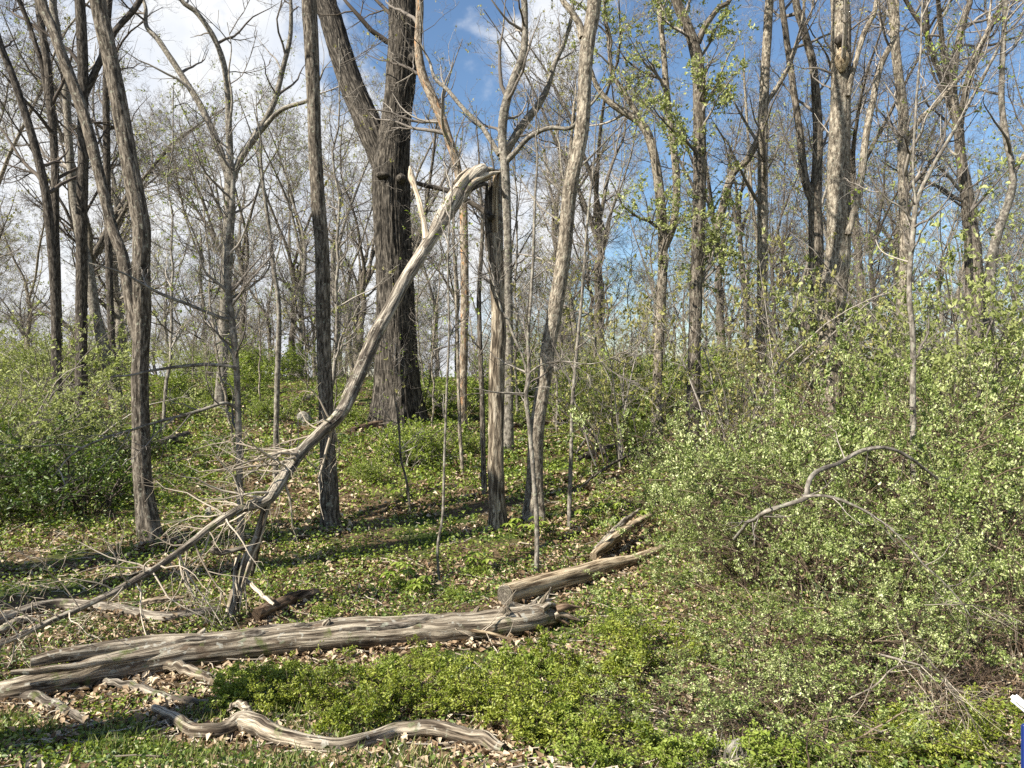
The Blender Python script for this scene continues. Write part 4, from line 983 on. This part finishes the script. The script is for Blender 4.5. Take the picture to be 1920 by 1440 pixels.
KS = {'olive': [olive, 0, 3.2], 'green': [green, 0, 1.2], 'lime': [lime, 0, 1.2], 'wisp': [wisp, 0, 2.6], 'bare': [bare, 0, 2.2], 'low': [low, 0, .45], 'lowl': [lowl, 0, .42]}


def put(kind, px, py, hpx, lab, group, cat='shrub', d=None, wide=1.0):
    """foot at photo pixel, height in photo pixels"""
    if d is None: d = ground_hit(px, py)
    x = d * (px - 960) / F; k = KS[kind]; s = hpx * d / F / k[2]
    place(k[0], k[1], x, d, s * wide, rs.uniform(0, 6.28), lab, cat, group, sz=s); k[1] = 1


put('olive', 20, 760, 340, 'big olive-green shrub filling the left edge at mid height', 'olive shrubs on the left', d=14, wide=1.1)
put('olive', 110, 770, 230, 'olive shrub right of the big one at left edge', 'olive shrubs on the left', d=22)
put('olive', -40, 780, 260, 'olive shrub cut by the left frame edge', 'olive shrubs on the left', d=12.5)
for px, py, h, lab in [(60, 930, 170, 'dark green shrub at left edge below the olive shrub'), (160, 960, 190, 'dark green shrub left of the forked tree'), (-10, 985, 150, 'dark green shrub cut by left frame edge low down'),
                       (205, 870, 110, 'small dark green shrub behind the forked tree base'), (100, 860, 100, 'green shrub below the leaning grey tree'), (30, 840, 90, 'green shrub under the olive shrub at left')]:
    put('green', px, py, h, lab, 'dark green shrubs on the left', wide=1.15)
for px, py, h, lab in [(760, 880, 110, 'light green shrub at the foot of the oak'), (800, 860, 70, 'small light green shrub right of the oak base'), (700, 905, 60, 'light green tuft left below the oak'),
                       (520, 790, 60, 'light green shrub behind the slender grey tree'), (1105, 800, 90, 'light green shrub right of curving tan trunk'), (1170, 790, 110, 'light green shrub beside the short dead pole'),
                       (1230, 800, 130, 'light green shrub at left flank of thicket back'), (850, 790, 80, 'light green shrub between oak and snapped trunk'), (960, 800, 70, 'light green shrub behind the forked pale sapling'),
                       (660, 800, 60, 'light green shrub left of the oak'), (330, 790, 60, 'light green shrub right of the forked tree, upslope'), (890, 850, 60, 'small lime shrub left of snapped trunk'), (1200, 850, 90, 'lime shrub by the dark mossy log')]:
    put('lime', px, py, h, lab, 'light green shrubs up the slope')
for kd, px, d, hpx, wd, lab in [('olive', 1775, 13.5, 560, .8, 'tall olive-leafed understorey tree right of the scaly tree'), ('olive', 1640, 15, 420, .8, 'olive-leafed understorey tree between dead and scaly trees'), 
                               ('wisp', 1165, 15, 420, .8, 'tall budding understorey tree between the curving and crooked trees'), ('wisp', 1390, 14, 480, .7, 'tall budding understorey tree right of ivy-clad tree'), ('olive', 1890, 14, 420, .9, 'olive-leafed understorey tree at the right edge'),
                               ]:
    put(kd, px, 0, hpx, lab, None, 'tree', d=d, wide=wd)
for px, py, h, lab in [(610, 770, 60, 'light green bush behind the straight trunk'), (820, 760, 80, 'light green bush right behind the oak'), (905, 770, 80, 'light green bush just left behind the snapped trunk'), (1010, 765, 80, 'light green bush behind the curving trunk'), (1090, 765, 110, 'light green bush upslope right of the curving trunk'),
                       (1140, 765, 90, 'light green bush by the short dead pole, upslope'), (1200, 765, 120, 'light green bush left of the crooked tree base'), (1265, 770, 120, 'light green bush between the crooked and ivy-clad trees'), (450, 760, 60, 'light green bush behind the crooked thin tree'), (380, 760, 60, 'light green bush left of the spreading tree base'), (300, 745, 60, 'light green bush right of forked tree, on the crest')]:
    put('lime', px, py, h, lab, 'light green bushes near the crest', wide=1.2)
# understorey further back, told apart only by the gap it stands in
ZX = [(-60, 250, 'left of forked tree'), (250, 600, 'between forked tree and straight trunk'), (600, 760, 'between straight trunk and oak'), (760, 930, 'between oak and snapped trunk'), (930, 1050, 'between snapped and curving trunks'),
      (1050, 1300, 'between curving trunk and ivy-clad tree'), (1300, 1560, 'between ivy-clad and dead trees'), (1560, 1990, 'right of dead tree')]


SERIES = []      # (object, what it is, where) of look-alikes, numbered from the left once all stand


def zone(px):
    for a, b, t in ZX:
        if a <= px < b: return t
    return ZX[0][2] if px < 0 else ZX[-1][2]


for k in range(84):
    kind = ['wisp', 'lime', 'bare', 'wisp', 'olive', 'lime', 'bare'][k % 7]
    px = rs.uniform(-60, 1980); d = rs.uniform(28, 46) if px < 1250 else rs.uniform(17, 44)
    word = {'wisp': 'wispy budding shrub', 'lime': 'light green bush', 'bare': 'leafless shrub', 'olive': 'olive bush'}[kind]
    lab = f'{word} far up the slope {zone(px)}'
    x = d * (px - 960) / F
    s = {'wisp': .95, 'lime': 1.5, 'bare': .9, 'olive': .65}[kind] * rs.uniform(.8, 1.25)
    o = place(KS[kind][0], KS[kind][1], x, d, s, rs.uniform(0, 6.28), lab, 'shrub', lab); KS[kind][1] = 1; SERIES.append((o, px, word, f'far upslope {zone(px)}'))
# bright and dark low plants in the foreground
LOWP = [(470, 1330, 90, 'lowl', 'bright lime plant behind the gnarled branch knob'), (560, 1320, 110, 'low', 'leafy green plant below the long log, left of centre'), (640, 1370, 110, 'low', 'dark green plant behind gnarled branch middle'),
        (740, 1360, 120, 'low', 'dark bushy plant in front of log middle'), (830, 1330, 110, 'low', 'dark green plant left of flat tan stone'), (930, 1370, 120, 'low', 'dark green plant above the right end of gnarled branch'),
        (1010, 1340, 120, 'low', 'dark green plant right of flat tan stone'), (1080, 1400, 120, 'low', 'dark green plant at bottom centre right'), (690, 1290, 80, 'lowl', 'lime plant just under the long log'),
        (860, 1270, 70, 'lowl', 'lime plant under right half of long log'), (1000, 1260, 80, 'lowl', 'pale lime plant by the rotten end of long log'), (520, 1275, 60, 'lowl', 'lime tuft under the long log at left'),
        (1100, 1290, 100, 'low', 'green plant below the rotten log end'), (1130, 1190, 60, 'lowl', 'lime plant right of the rotten log end'),
        (1050, 1400, 90, 'lowl', 'lime plant at bottom right of gnarled branch end'), (900, 1085, 40, 'lowl', 'bright lime patch left of the sawn end of log'), (850, 1130, 36, 'lowl', 'lime patch behind long log, left of sawn log'),
        (1210, 1250, 100, 'low', 'green plant at the left toe of thicket'), (770, 1110, 36, 'lowl', 'lime patch behind the long log at its middle'), (620, 1150, 30, 'lowl', 'small lime patch behind the long log'),
        (1640, 1440, 70, 'low', 'dark green plant under the hollow at bottom right'), (1710, 1425, 90, 'low', 'dark green plant at bottom edge below the hollow'), (1790, 1425, 110, 'low', 'dark green plant at bottom, left of the blue panel'),
        (1850, 1390, 90, 'low', 'green plant beside the blue panel'), (1270, 1425, 90, 'lowl', 'lime plant at bottom edge left of the straw tuft'), (1480, 1430, 100, 'lowl', 'lime plant at bottom edge right of the straw tuft'), (1130, 1430, 80, 'lowl', 'lime plant at bottom edge, centre right'),
        (440, 1290, 50, 'lowl', 'lime tuft beside the knobbly branch piece'), (780, 1260, 60, 'low', 'green tuft under the middle of long log')]
for px, py, h, kd, lab in LOWP: put(kd, px, min(py, 1352) if 420 < px < 1000 else py, h * (.78 if 420 < px < 1060 else .9), lab, 'low leafy plants in the foreground', 'plant', wide=1.25)

# ------------------------------------------------------------------ mayapples: umbrella leaves on single stalks
def mayapple(px, py, hpx, seed, lab):
    d = ground_hit(px, py); x = d * (px - 960) / F; z = gz(x, d); h = hpx * d / F
    root = empty('mayapple_plant', (x, d, z), lab, 'plant', 'mayapples on the forest floor')
    r = np.random.default_rng(seed)
    for s in range(4):
        a = r.uniform(0, 6.28); o = np.array([math.cos(a), math.sin(a), 0]) * r.uniform(.02, .22); hh = h * r.uniform(.7, 1.1)
        P = resample(np.array([o * .6, o * .85 + [0, 0, hh * .5], o + [0, 0, hh]]), 6)[None]
        mb = MB(); tubes(mb, P, np.full((1, 6), .004), 5); mb.build('stalk', M['leaf_lime'], root, rnd=True)
        mb = MB(); nl = 7; top = P[0, -1]
        for k in range(nl):
            b = a + k * 2 * np.pi / nl; dr = np.array([math.cos(b), math.sin(b), -.18 - .2 * r.random()])
            leaf_mesh(mb, top[None], norm(dr)[None], np.array([r.uniform(.09, .13)]), r, six=True, aspect=.42, nrm=np.array([[0, 0, 1.]]))
        mb.build('leaf', M['leaf_lime'], root, rnd=True, smooth=False)


for k, (px, py, h, lab) in enumerate([(1012, 1010, 34, 'mayapple between the snapped and forked saplings'), (1140, 975, 36, 'mayapple right of the straight sapling'), (1100, 985, 30, 'mayapple just right of straight sapling base'), (755, 1100, 36, 'mayapple behind the middle of long log'),
                                       (1210, 990, 34, 'mayapple by the upper splintered branch'), (790, 1115, 30, 'mayapple next to the whip sapling'), (730, 940, 28, 'mayapple below the spindly sapling'), (895, 1075, 36, 'mayapple left of the sawn face of log'), (960, 1010, 30, 'mayapple at the foot of the snapped trunk')]):
    mayapple(px, py, h, 300 + k, lab)

# ------------------------------------------------------------------ leaf litter, ground cover, grass
def floor_points(n, r, dmin, dmax, p=1.3, xm=1.08):
    u = r.random(n); d = (dmin ** (1 - p) + u * (dmax ** (1 - p) - dmin ** (1 - p))) ** (1 / (1 - p))
    x = d * r.uniform(-.75, .75, n) * xm
    return x, d


r = np.random.default_rng(71)
WD = np.vstack(WOOD)


def clear_of_wood(x, d, front=.3):
    ok = np.ones(len(x), bool)
    for wx, wy, wz, wr in WD:
        ok &= ~((np.abs(x - wx) < wr + .07) & (d > wy - wr - front * min(1, wr / .08)) & (d < wy + wr * .8))
    return ok


x, d = floor_points(130000, r, 3.4, 34, 1.2)
keep = (fbm2(x + 9, d, .7) + .35 * fbm2(x, d + 5, 2.3, 2) > .54 + .08 * r.normal(size=len(x))) & clear_of_wood(x, d, .1); x, d = x[keep], d[keep]
wi = r.integers(0, len(WD), 9000); bx_ = WD[wi, 0] + r.normal(size=9000) * .06; by_ = WD[wi, 1] + (WD[wi, 3] + np.abs(r.normal(size=9000)) * .09) * np.where(r.random(9000) < .7, -1, 1)
ti = r.integers(0, len(TREE_PTS), 5000); tp = np.array(TREE_PTS)[ti]; ta = r.uniform(0, 6.28, 5000); tr_ = .16 + np.abs(r.normal(size=5000)) * .22
x = np.concatenate([x, bx_, tp[:, 0] + np.cos(ta) * tr_]); d = np.concatenate([d, by_, tp[:, 1] + np.sin(ta) * tr_])
n = len(x)
mb = MB(); dr = norm(np.stack([r.normal(size=n), r.normal(size=n), r.normal(size=n) * .35], -1))
leaf_mesh(mb, np.stack([x, d, gz(x, d) + r.uniform(.004, .035, n)], -1), dr, r.uniform(.04, .10, n) * np.clip(d / 9, .8, 1.8), r, six=False, fold=.5, aspect=.55, flat=2.2)
tag(mb.build('leaf_litter', M['leaf_dead'], rnd=True, smooth=False), 'dry brown and tan fallen leaves strewn over the floor', 'leaf litter', kind='stuff')
x, d = floor_points(38000, r, 3.6, 38, .9)
g = fbm2(x, d, .45) + .5 * fbm2(x, d, 1.7, 2); keep = (g > .56 + .05 * np.clip(6.5 - d, 0, 2) + .12 * r.normal(size=len(x))) & clear_of_wood(x, d); x, d = x[keep], d[keep]
n = len(x); reps = 6
xx = np.repeat(x, reps) + r.normal(size=n * reps) * .045; dd = np.repeat(d, reps) + r.normal(size=n * reps) * .045
hz = r.uniform(.01, .09, n * reps) * np.clip(dd / 8, .6, 1.5)
mb = MB(); dr = norm(np.stack([r.normal(size=n * reps), r.normal(size=n * reps), r.uniform(-.1, .9, n * reps)], -1))
leaf_mesh(mb, np.stack([xx, dd, gz(xx, dd) + hz], -1), dr, r.uniform(.018, .045, n * reps) * np.clip(dd / 8, .8, 2.2), r, aspect=.65, flat=1.0)
tag(mb.build('ground_cover', M['leaf_lime'], rnd=True, smooth=False), 'small light green herbs carpeting the slope', 'ground cover', kind='stuff')
x, d = floor_points(20000, r, 3.5, 38, .95)
g = fbm2(x + 30, d + 7, .5) + .4 * fbm2(x, d, 2.0, 2); keep = (g > .57 + .1 * r.normal(size=len(x))) & clear_of_wood(x, d); x, d = x[keep], d[keep]
n = len(x)
xx = np.repeat(x, reps) + r.normal(size=n * reps) * .06; dd = np.repeat(d, reps) + r.normal(size=n * reps) * .06
mb = MB(); dr = norm(np.stack([r.normal(size=n * reps), r.normal(size=n * reps), r.uniform(-.1, .9, n * reps)], -1))
leaf_mesh(mb, np.stack([xx, dd, gz(xx, dd) + r.uniform(.02, .13, n * reps) * np.clip(dd / 8, .6, 1.5)], -1), dr, r.uniform(.022, .05, n * reps) * np.clip(dd / 8, .8, 2.2), r, aspect=.6, flat=1.0)
tag(mb.build('ground_cover', M['leaf_green'], rnd=True, smooth=False), 'darker green herbs growing in drifts over the slope', 'ground cover', kind='stuff')
# grass at the bottom left
n = 15000; x = r.uniform(-3.6, .2, n); d = r.uniform(3.2, 5.0, n); keep = (fbm2(x, d, .9) > .36) & (d < 4.75 + .25 * np.sin(x * 3)) & clear_of_wood(x, d, .25); x, d = x[keep], d[keep]; n = len(x)
P0 = np.stack([x, d, gz(x, d) - .01], -1); dr = norm(np.stack([r.normal(size=n) * .45 + .2, r.normal(size=n) * .45, np.ones(n)], -1)); h = r.uniform(.05, .15, n)[:, None]
mb = MB(); leaf_mesh(mb, P0, dr, h[:, 0], r, aspect=.055, fold=0, nrm=norm(r.normal(size=(n, 3)) * np.array([1, 1, .2])))
tag(mb.build('grass', M['grass'], rnd=True, smooth=False), 'short grass with dry blades in bottom left corner', 'grass', kind='stuff')
# fallen twigs all over the floor
x, d = floor_points(2600, r, 3.6, 26, 1.2); n = len(x); a = r.uniform(0, 6.28, n); ln = r.uniform(.1, .55, n); t = np.linspace(0, 1, 5)
Px = x[:, None] + np.cos(a)[:, None] * ln[:, None] * t; Py = d[:, None] + np.sin(a)[:, None] * ln[:, None] * t
P = np.stack([Px, Py, gz(Px, Py) + .015 + r.uniform(0, .05, n)[:, None] * t], -1) + r.normal(size=(n, 5, 3)) * .008
mb = MB(); tubes(mb, P, np.repeat(r.uniform(.002, .006, n)[:, None], 5, 1), 4)
tag(mb.build('fallen_twigs', M['twig_dry'], rnd=True), 'small dry twigs scattered among the fallen leaves', 'twigs', kind='stuff')
# dry straw tuft over the small stone
rt4 = at(1365, 1440, ground_hit(1365, 1436)); n = 90
o_ = empty('straw_tuft', (rt4[0], rt4[1], gz(rt4[0], rt4[1])), 'bleached dry straw tuft at bottom edge beside the small pale stone', 'grass tuft')
P0 = np.stack([r.normal(size=n) * .07, r.normal(size=n) * .06, np.zeros(n)], -1); dr = norm(np.stack([r.normal(size=n) * .35, r.normal(size=n) * .35, np.ones(n)], -1))
mb = MB(); leaf_mesh(mb, P0, dr, r.uniform(.07, .2, n), r, aspect=.03, fold=0); q_ = mb.build('blades', M['straw'], o_, rnd=True, smooth=False); q_['kind'] = 'stuff'

# ------------------------------------------------------------------ far trees of the wood
def far_tree(seed, h, r0, fork, twigm, barkm, leaf=None):
    r = np.random.default_rng(seed)
    root = empty('bare_tree'); K = 16
    zz = np.linspace(-.3, h * fork, K); w = np.cumsum(r.normal(size=(K, 2)) * .07, 0)
    P = np.c_[w - w[0], zz]; R = r0 * (1 - .42 * np.linspace(0, 1, K)) * (1 + .35 * np.exp(-np.linspace(0, 1, K) * 14))
    R[-3:] *= np.array([.95, .7, .3])
    mb = MB(); trunk_mesh(mb, P, R, 12, .05, 5, .08, True, seed * .3); R[-1] = R[-3]
    stems = [(P, R)]
    for k in range(r.integers(2, 5)):
        a = r.uniform(0, 6.28); sp = r.uniform(.15, .6); q = [P[-4]]; dv = norm(np.array([math.cos(a) * sp, math.sin(a) * sp, 1.0]))
        for j in range(8): q.append(q[-1] + dv * h * (1 - fork) / 8 * r.uniform(.9, 1.15)); dv = norm(dv + r.normal(size=3) * .13 + np.array([0, 0, .04]))
        q = np.array(q); rr = R[-4] * .74 * (1 - .85 * np.linspace(0, 1, 9)); s = resample(np.c_[q, rr], 16)
        trunk_mesh(mb, s[:, :3], s[:, 3], 8, .05, 4, .08, True, k + seed); stems.append((s[:, :3], s[:, 3]))
    mb.build('trunk', barkm, root, bark=True)
    crown_of(stems, root, (40, 260, 1300, 3800, .25, (1.4, 4.2)), twigm, leaf, seed, minr=.0055)
    return root


FT = [far_tree(401, 17, .19, .45, M['twig'], M['bark_grey'], (1500, (.06, .12), M['leaf_olive'])), far_tree(402, 19, .22, .55, M['twig'], M['bark_brown']), far_tree(403, 15, .13, .5, M['twig_dark'], M['bark_dark']),
      far_tree(404, 18, .16, .35, M['twig'], M['bark_pale'], (1500, (.06, .12), M['leaf_bud'])), far_tree(405, 13, .10, .6, M['twig'], M['bark_grey'], (1400, (.06, .12), M['leaf_bud'])), far_tree(406, 20, .25, .4, M['twig'], M['bark_brown'], (1500, (.06, .12), M['leaf_bud'])),
      far_tree(407, 11, .08, .55, M['twig'], M['bark_pale'], (2200, (.06, .11), M['leaf_olive']))]
used = [0] * len(FT)
WORD = ['grey bare', 'brown bare', 'thin dark bare', 'pale budding', 'slight grey budding', 'broad brown bare', 'small pale green-leafed']
placed = []
rf_ = np.random.default_rng(88)
tries = 0
while len(placed) < 185 and tries < 6000:
    tries += 1
    d = 25 + 85 * rf_.random() ** .75; px = rf_.uniform(-160, 2080); x = d * (px - 960) / F
    if any((x - a) ** 2 + (d - b) ** 2 < (1.2 + .02 * d) ** 2 for a, b in placed): continue
    if 660 < px < 830 and d < 45: continue
    if any(abs(px - (960 + a / b * F)) < 14 for a, b in TREE_PTS[:12]) and d < 30: continue
    k = int(rf_.integers(0, len(FT)))
    placed.append((x, d))
    lab = f'{WORD[k]} tree far back {zone(px)}'
    s = rf_.uniform(.8, 1.2)
    o = FT[k] if not used[k] else copy_tree(FT[k]); used[k] = 1
    o.location = (float(x), float(d), float(gz(x, d))); o.rotation_euler = (rf_.normal() * .04, rf_.normal() * .05, rf_.uniform(0, 6.28)); o.scale = (s, s, s * rf_.uniform(.9, 1.1))
    tag(o, lab, 'tree', lab); SERIES.append((o, px, WORD[k] + ' tree', f'far back {zone(px)}'))

# thin pole saplings among the nearer trees
def pole(seed, h, r0, barkm, leafm):
    r = np.random.default_rng(seed); root = empty('pole_sapling'); K = 20
    w = np.cumsum(r.normal(size=(K, 2)) * .035, 0); P = np.c_[w - w[0], np.linspace(-.1, h, K)]; R = r0 * (1 - .75 * np.linspace(0, 1, K))
    mb = MB(); trunk_mesh(mb, P, R, 7, .03, 3, .08, True, seed * .1); mb.build('trunk', barkm, root, bark=True)
    crown_of([(P, R)], root, (26, 110, 330, 500, .2, (.4, 1.5)), M['twig'], (420, (.035, .06), leafm), seed, minr=.003)
    return root


PO = [pole(601, 6, .03, M['bark_pale'], M['leaf_lime']), pole(602, 7.5, .04, M['bark_grey'], M['leaf_bud']), pole(603, 5, .025, M['bark_brown'], M['leaf_lime'])]
pu = [0, 0, 0]; PW = ['pale', 'grey', 'brown']
for k in range(38):
    d = rf_.uniform(14, 32); px = rf_.uniform(300, 1700) if k % 4 else rf_.uniform(-40, 1960); x = d * (px - 960) / F; q = k % 3
    o = PO[q] if not pu[q] else copy_tree(PO[q]); pu[q] = 1
    o.location = (float(x), float(d), float(gz(x, d))); o.rotation_euler = (rf_.normal() * .05, rf_.normal() * .06, rf_.uniform(0, 6.28)); s_ = rf_.uniform(.7, 1.25); o.scale = (s_, s_, s_)
    lab = f'thin {PW[q]} pole sapling up the slope {zone(px)}'; tag(o, lab, 'sapling', lab); SERIES.append((o, px, f'thin {PW[q]} pole sapling', f'upslope {zone(px)}'))
ORD = 'first second third fourth fifth sixth seventh eighth ninth tenth eleventh twelfth thirteenth fourteenth fifteenth sixteenth seventeenth eighteenth'.split()
for key in sorted({(w, z) for _, _, w, z in SERIES}):
    row = sorted([(px, o) for o, px, w, z in SERIES if (w, z) == key], key=lambda a: a[0])
    for k, (px, o) in enumerate(row):
        o['label'] = f'{key[0]} {key[1]}' if len(row) == 1 else f'{ORD[k]} {key[0]} from left, {key[1]}'
        o['group'] = f'{key[0]}s {key[1]}'
# unseen snags added left of the frame to lay trunk shadows across the slope
for k, (x, d, h, r0, lab) in enumerate([(-8.4, 5.0, 9.5, .34, 'broken dead snag beyond left frame edge, its shadow crossing the slope'), (-10.6, 4.9, 13, .42, 'tall dead snag beyond left frame edge, its shadow reaching the thicket'),
                                        (-6.2, 2.0, 4.5, .3, 'stout short snag beyond the left frame edge near the camera')]):
    o = empty('shadow_snag', (x, d, float(gz(x, d))), lab, 'tree', 'dead snags outside the left frame edge')
    K = 40; w = np.cumsum(rf_.normal(size=(K, 2)) * .02, 0); t = np.linspace(0, 1, K); P = np.c_[w - w[0], -.2 + t * h]; mb = MB()
    trunk_mesh(mb, P, r0 * (1 - .45 * t), 16, .07, 6, .1, True, 90 + k); mb.build('trunk', M['bark_grey'], o, bark=True)
    crown_of([(P, r0 * (1 - .45 * t))], o, (7, 14, 20, 0, .4, (.5, 1.6)), M['twig'], None, 700 + k)

# ------------------------------------------------------------------ blue panel with a white top rail at the right edge
bp_ = at(1930, 1400, 2.95); gzz = float(gz(bp_[0], bp_[1]))
o_ = empty('blue_sign_panel', (bp_[0], bp_[1], gzz), 'dark blue panel with sloping white top rail at bottom right edge', 'panel')


def bevel_box(name, mat, c, sx, sy, sz, rot, parent):
    import bmesh
    bm = bmesh.new(); bmesh.ops.create_cube(bm, size=1)
    for v in bm.verts: v.co = Vector((v.co.x * sx, v.co.y * sy, v.co.z * sz))
    bmesh.ops.bevel(bm, geom=bm.edges[:], offset=min(sx, sy, sz) * .3, segments=3, affect='EDGES')
    me = bpy.data.meshes.new(name); bm.to_mesh(me); bm.free(); me.materials.append(mat)
    o = bpy.data.objects.new(name, me); COL.link(o); o.parent = parent; o.location = c; o.rotation_euler = rot
    return o


top = EYE + 2.95 * (720 - 1345) / F - gzz
bevel_box('panel', M['blue'], (.075, 0, top / 2 - .05), .20, .02, top + .04, (0, 0, -.1), o_)
bevel_box('top_rail', M['white'], (.03, -.012, top + .0), .26, .035, .036, (0, math.radians(40), -.1), o_)

for o in bpy.data.objects:
    if o.name.split('.')[0] == 'twigs': o['kind'] = 'stuff'      # fine dead twigs, too small to pick apart
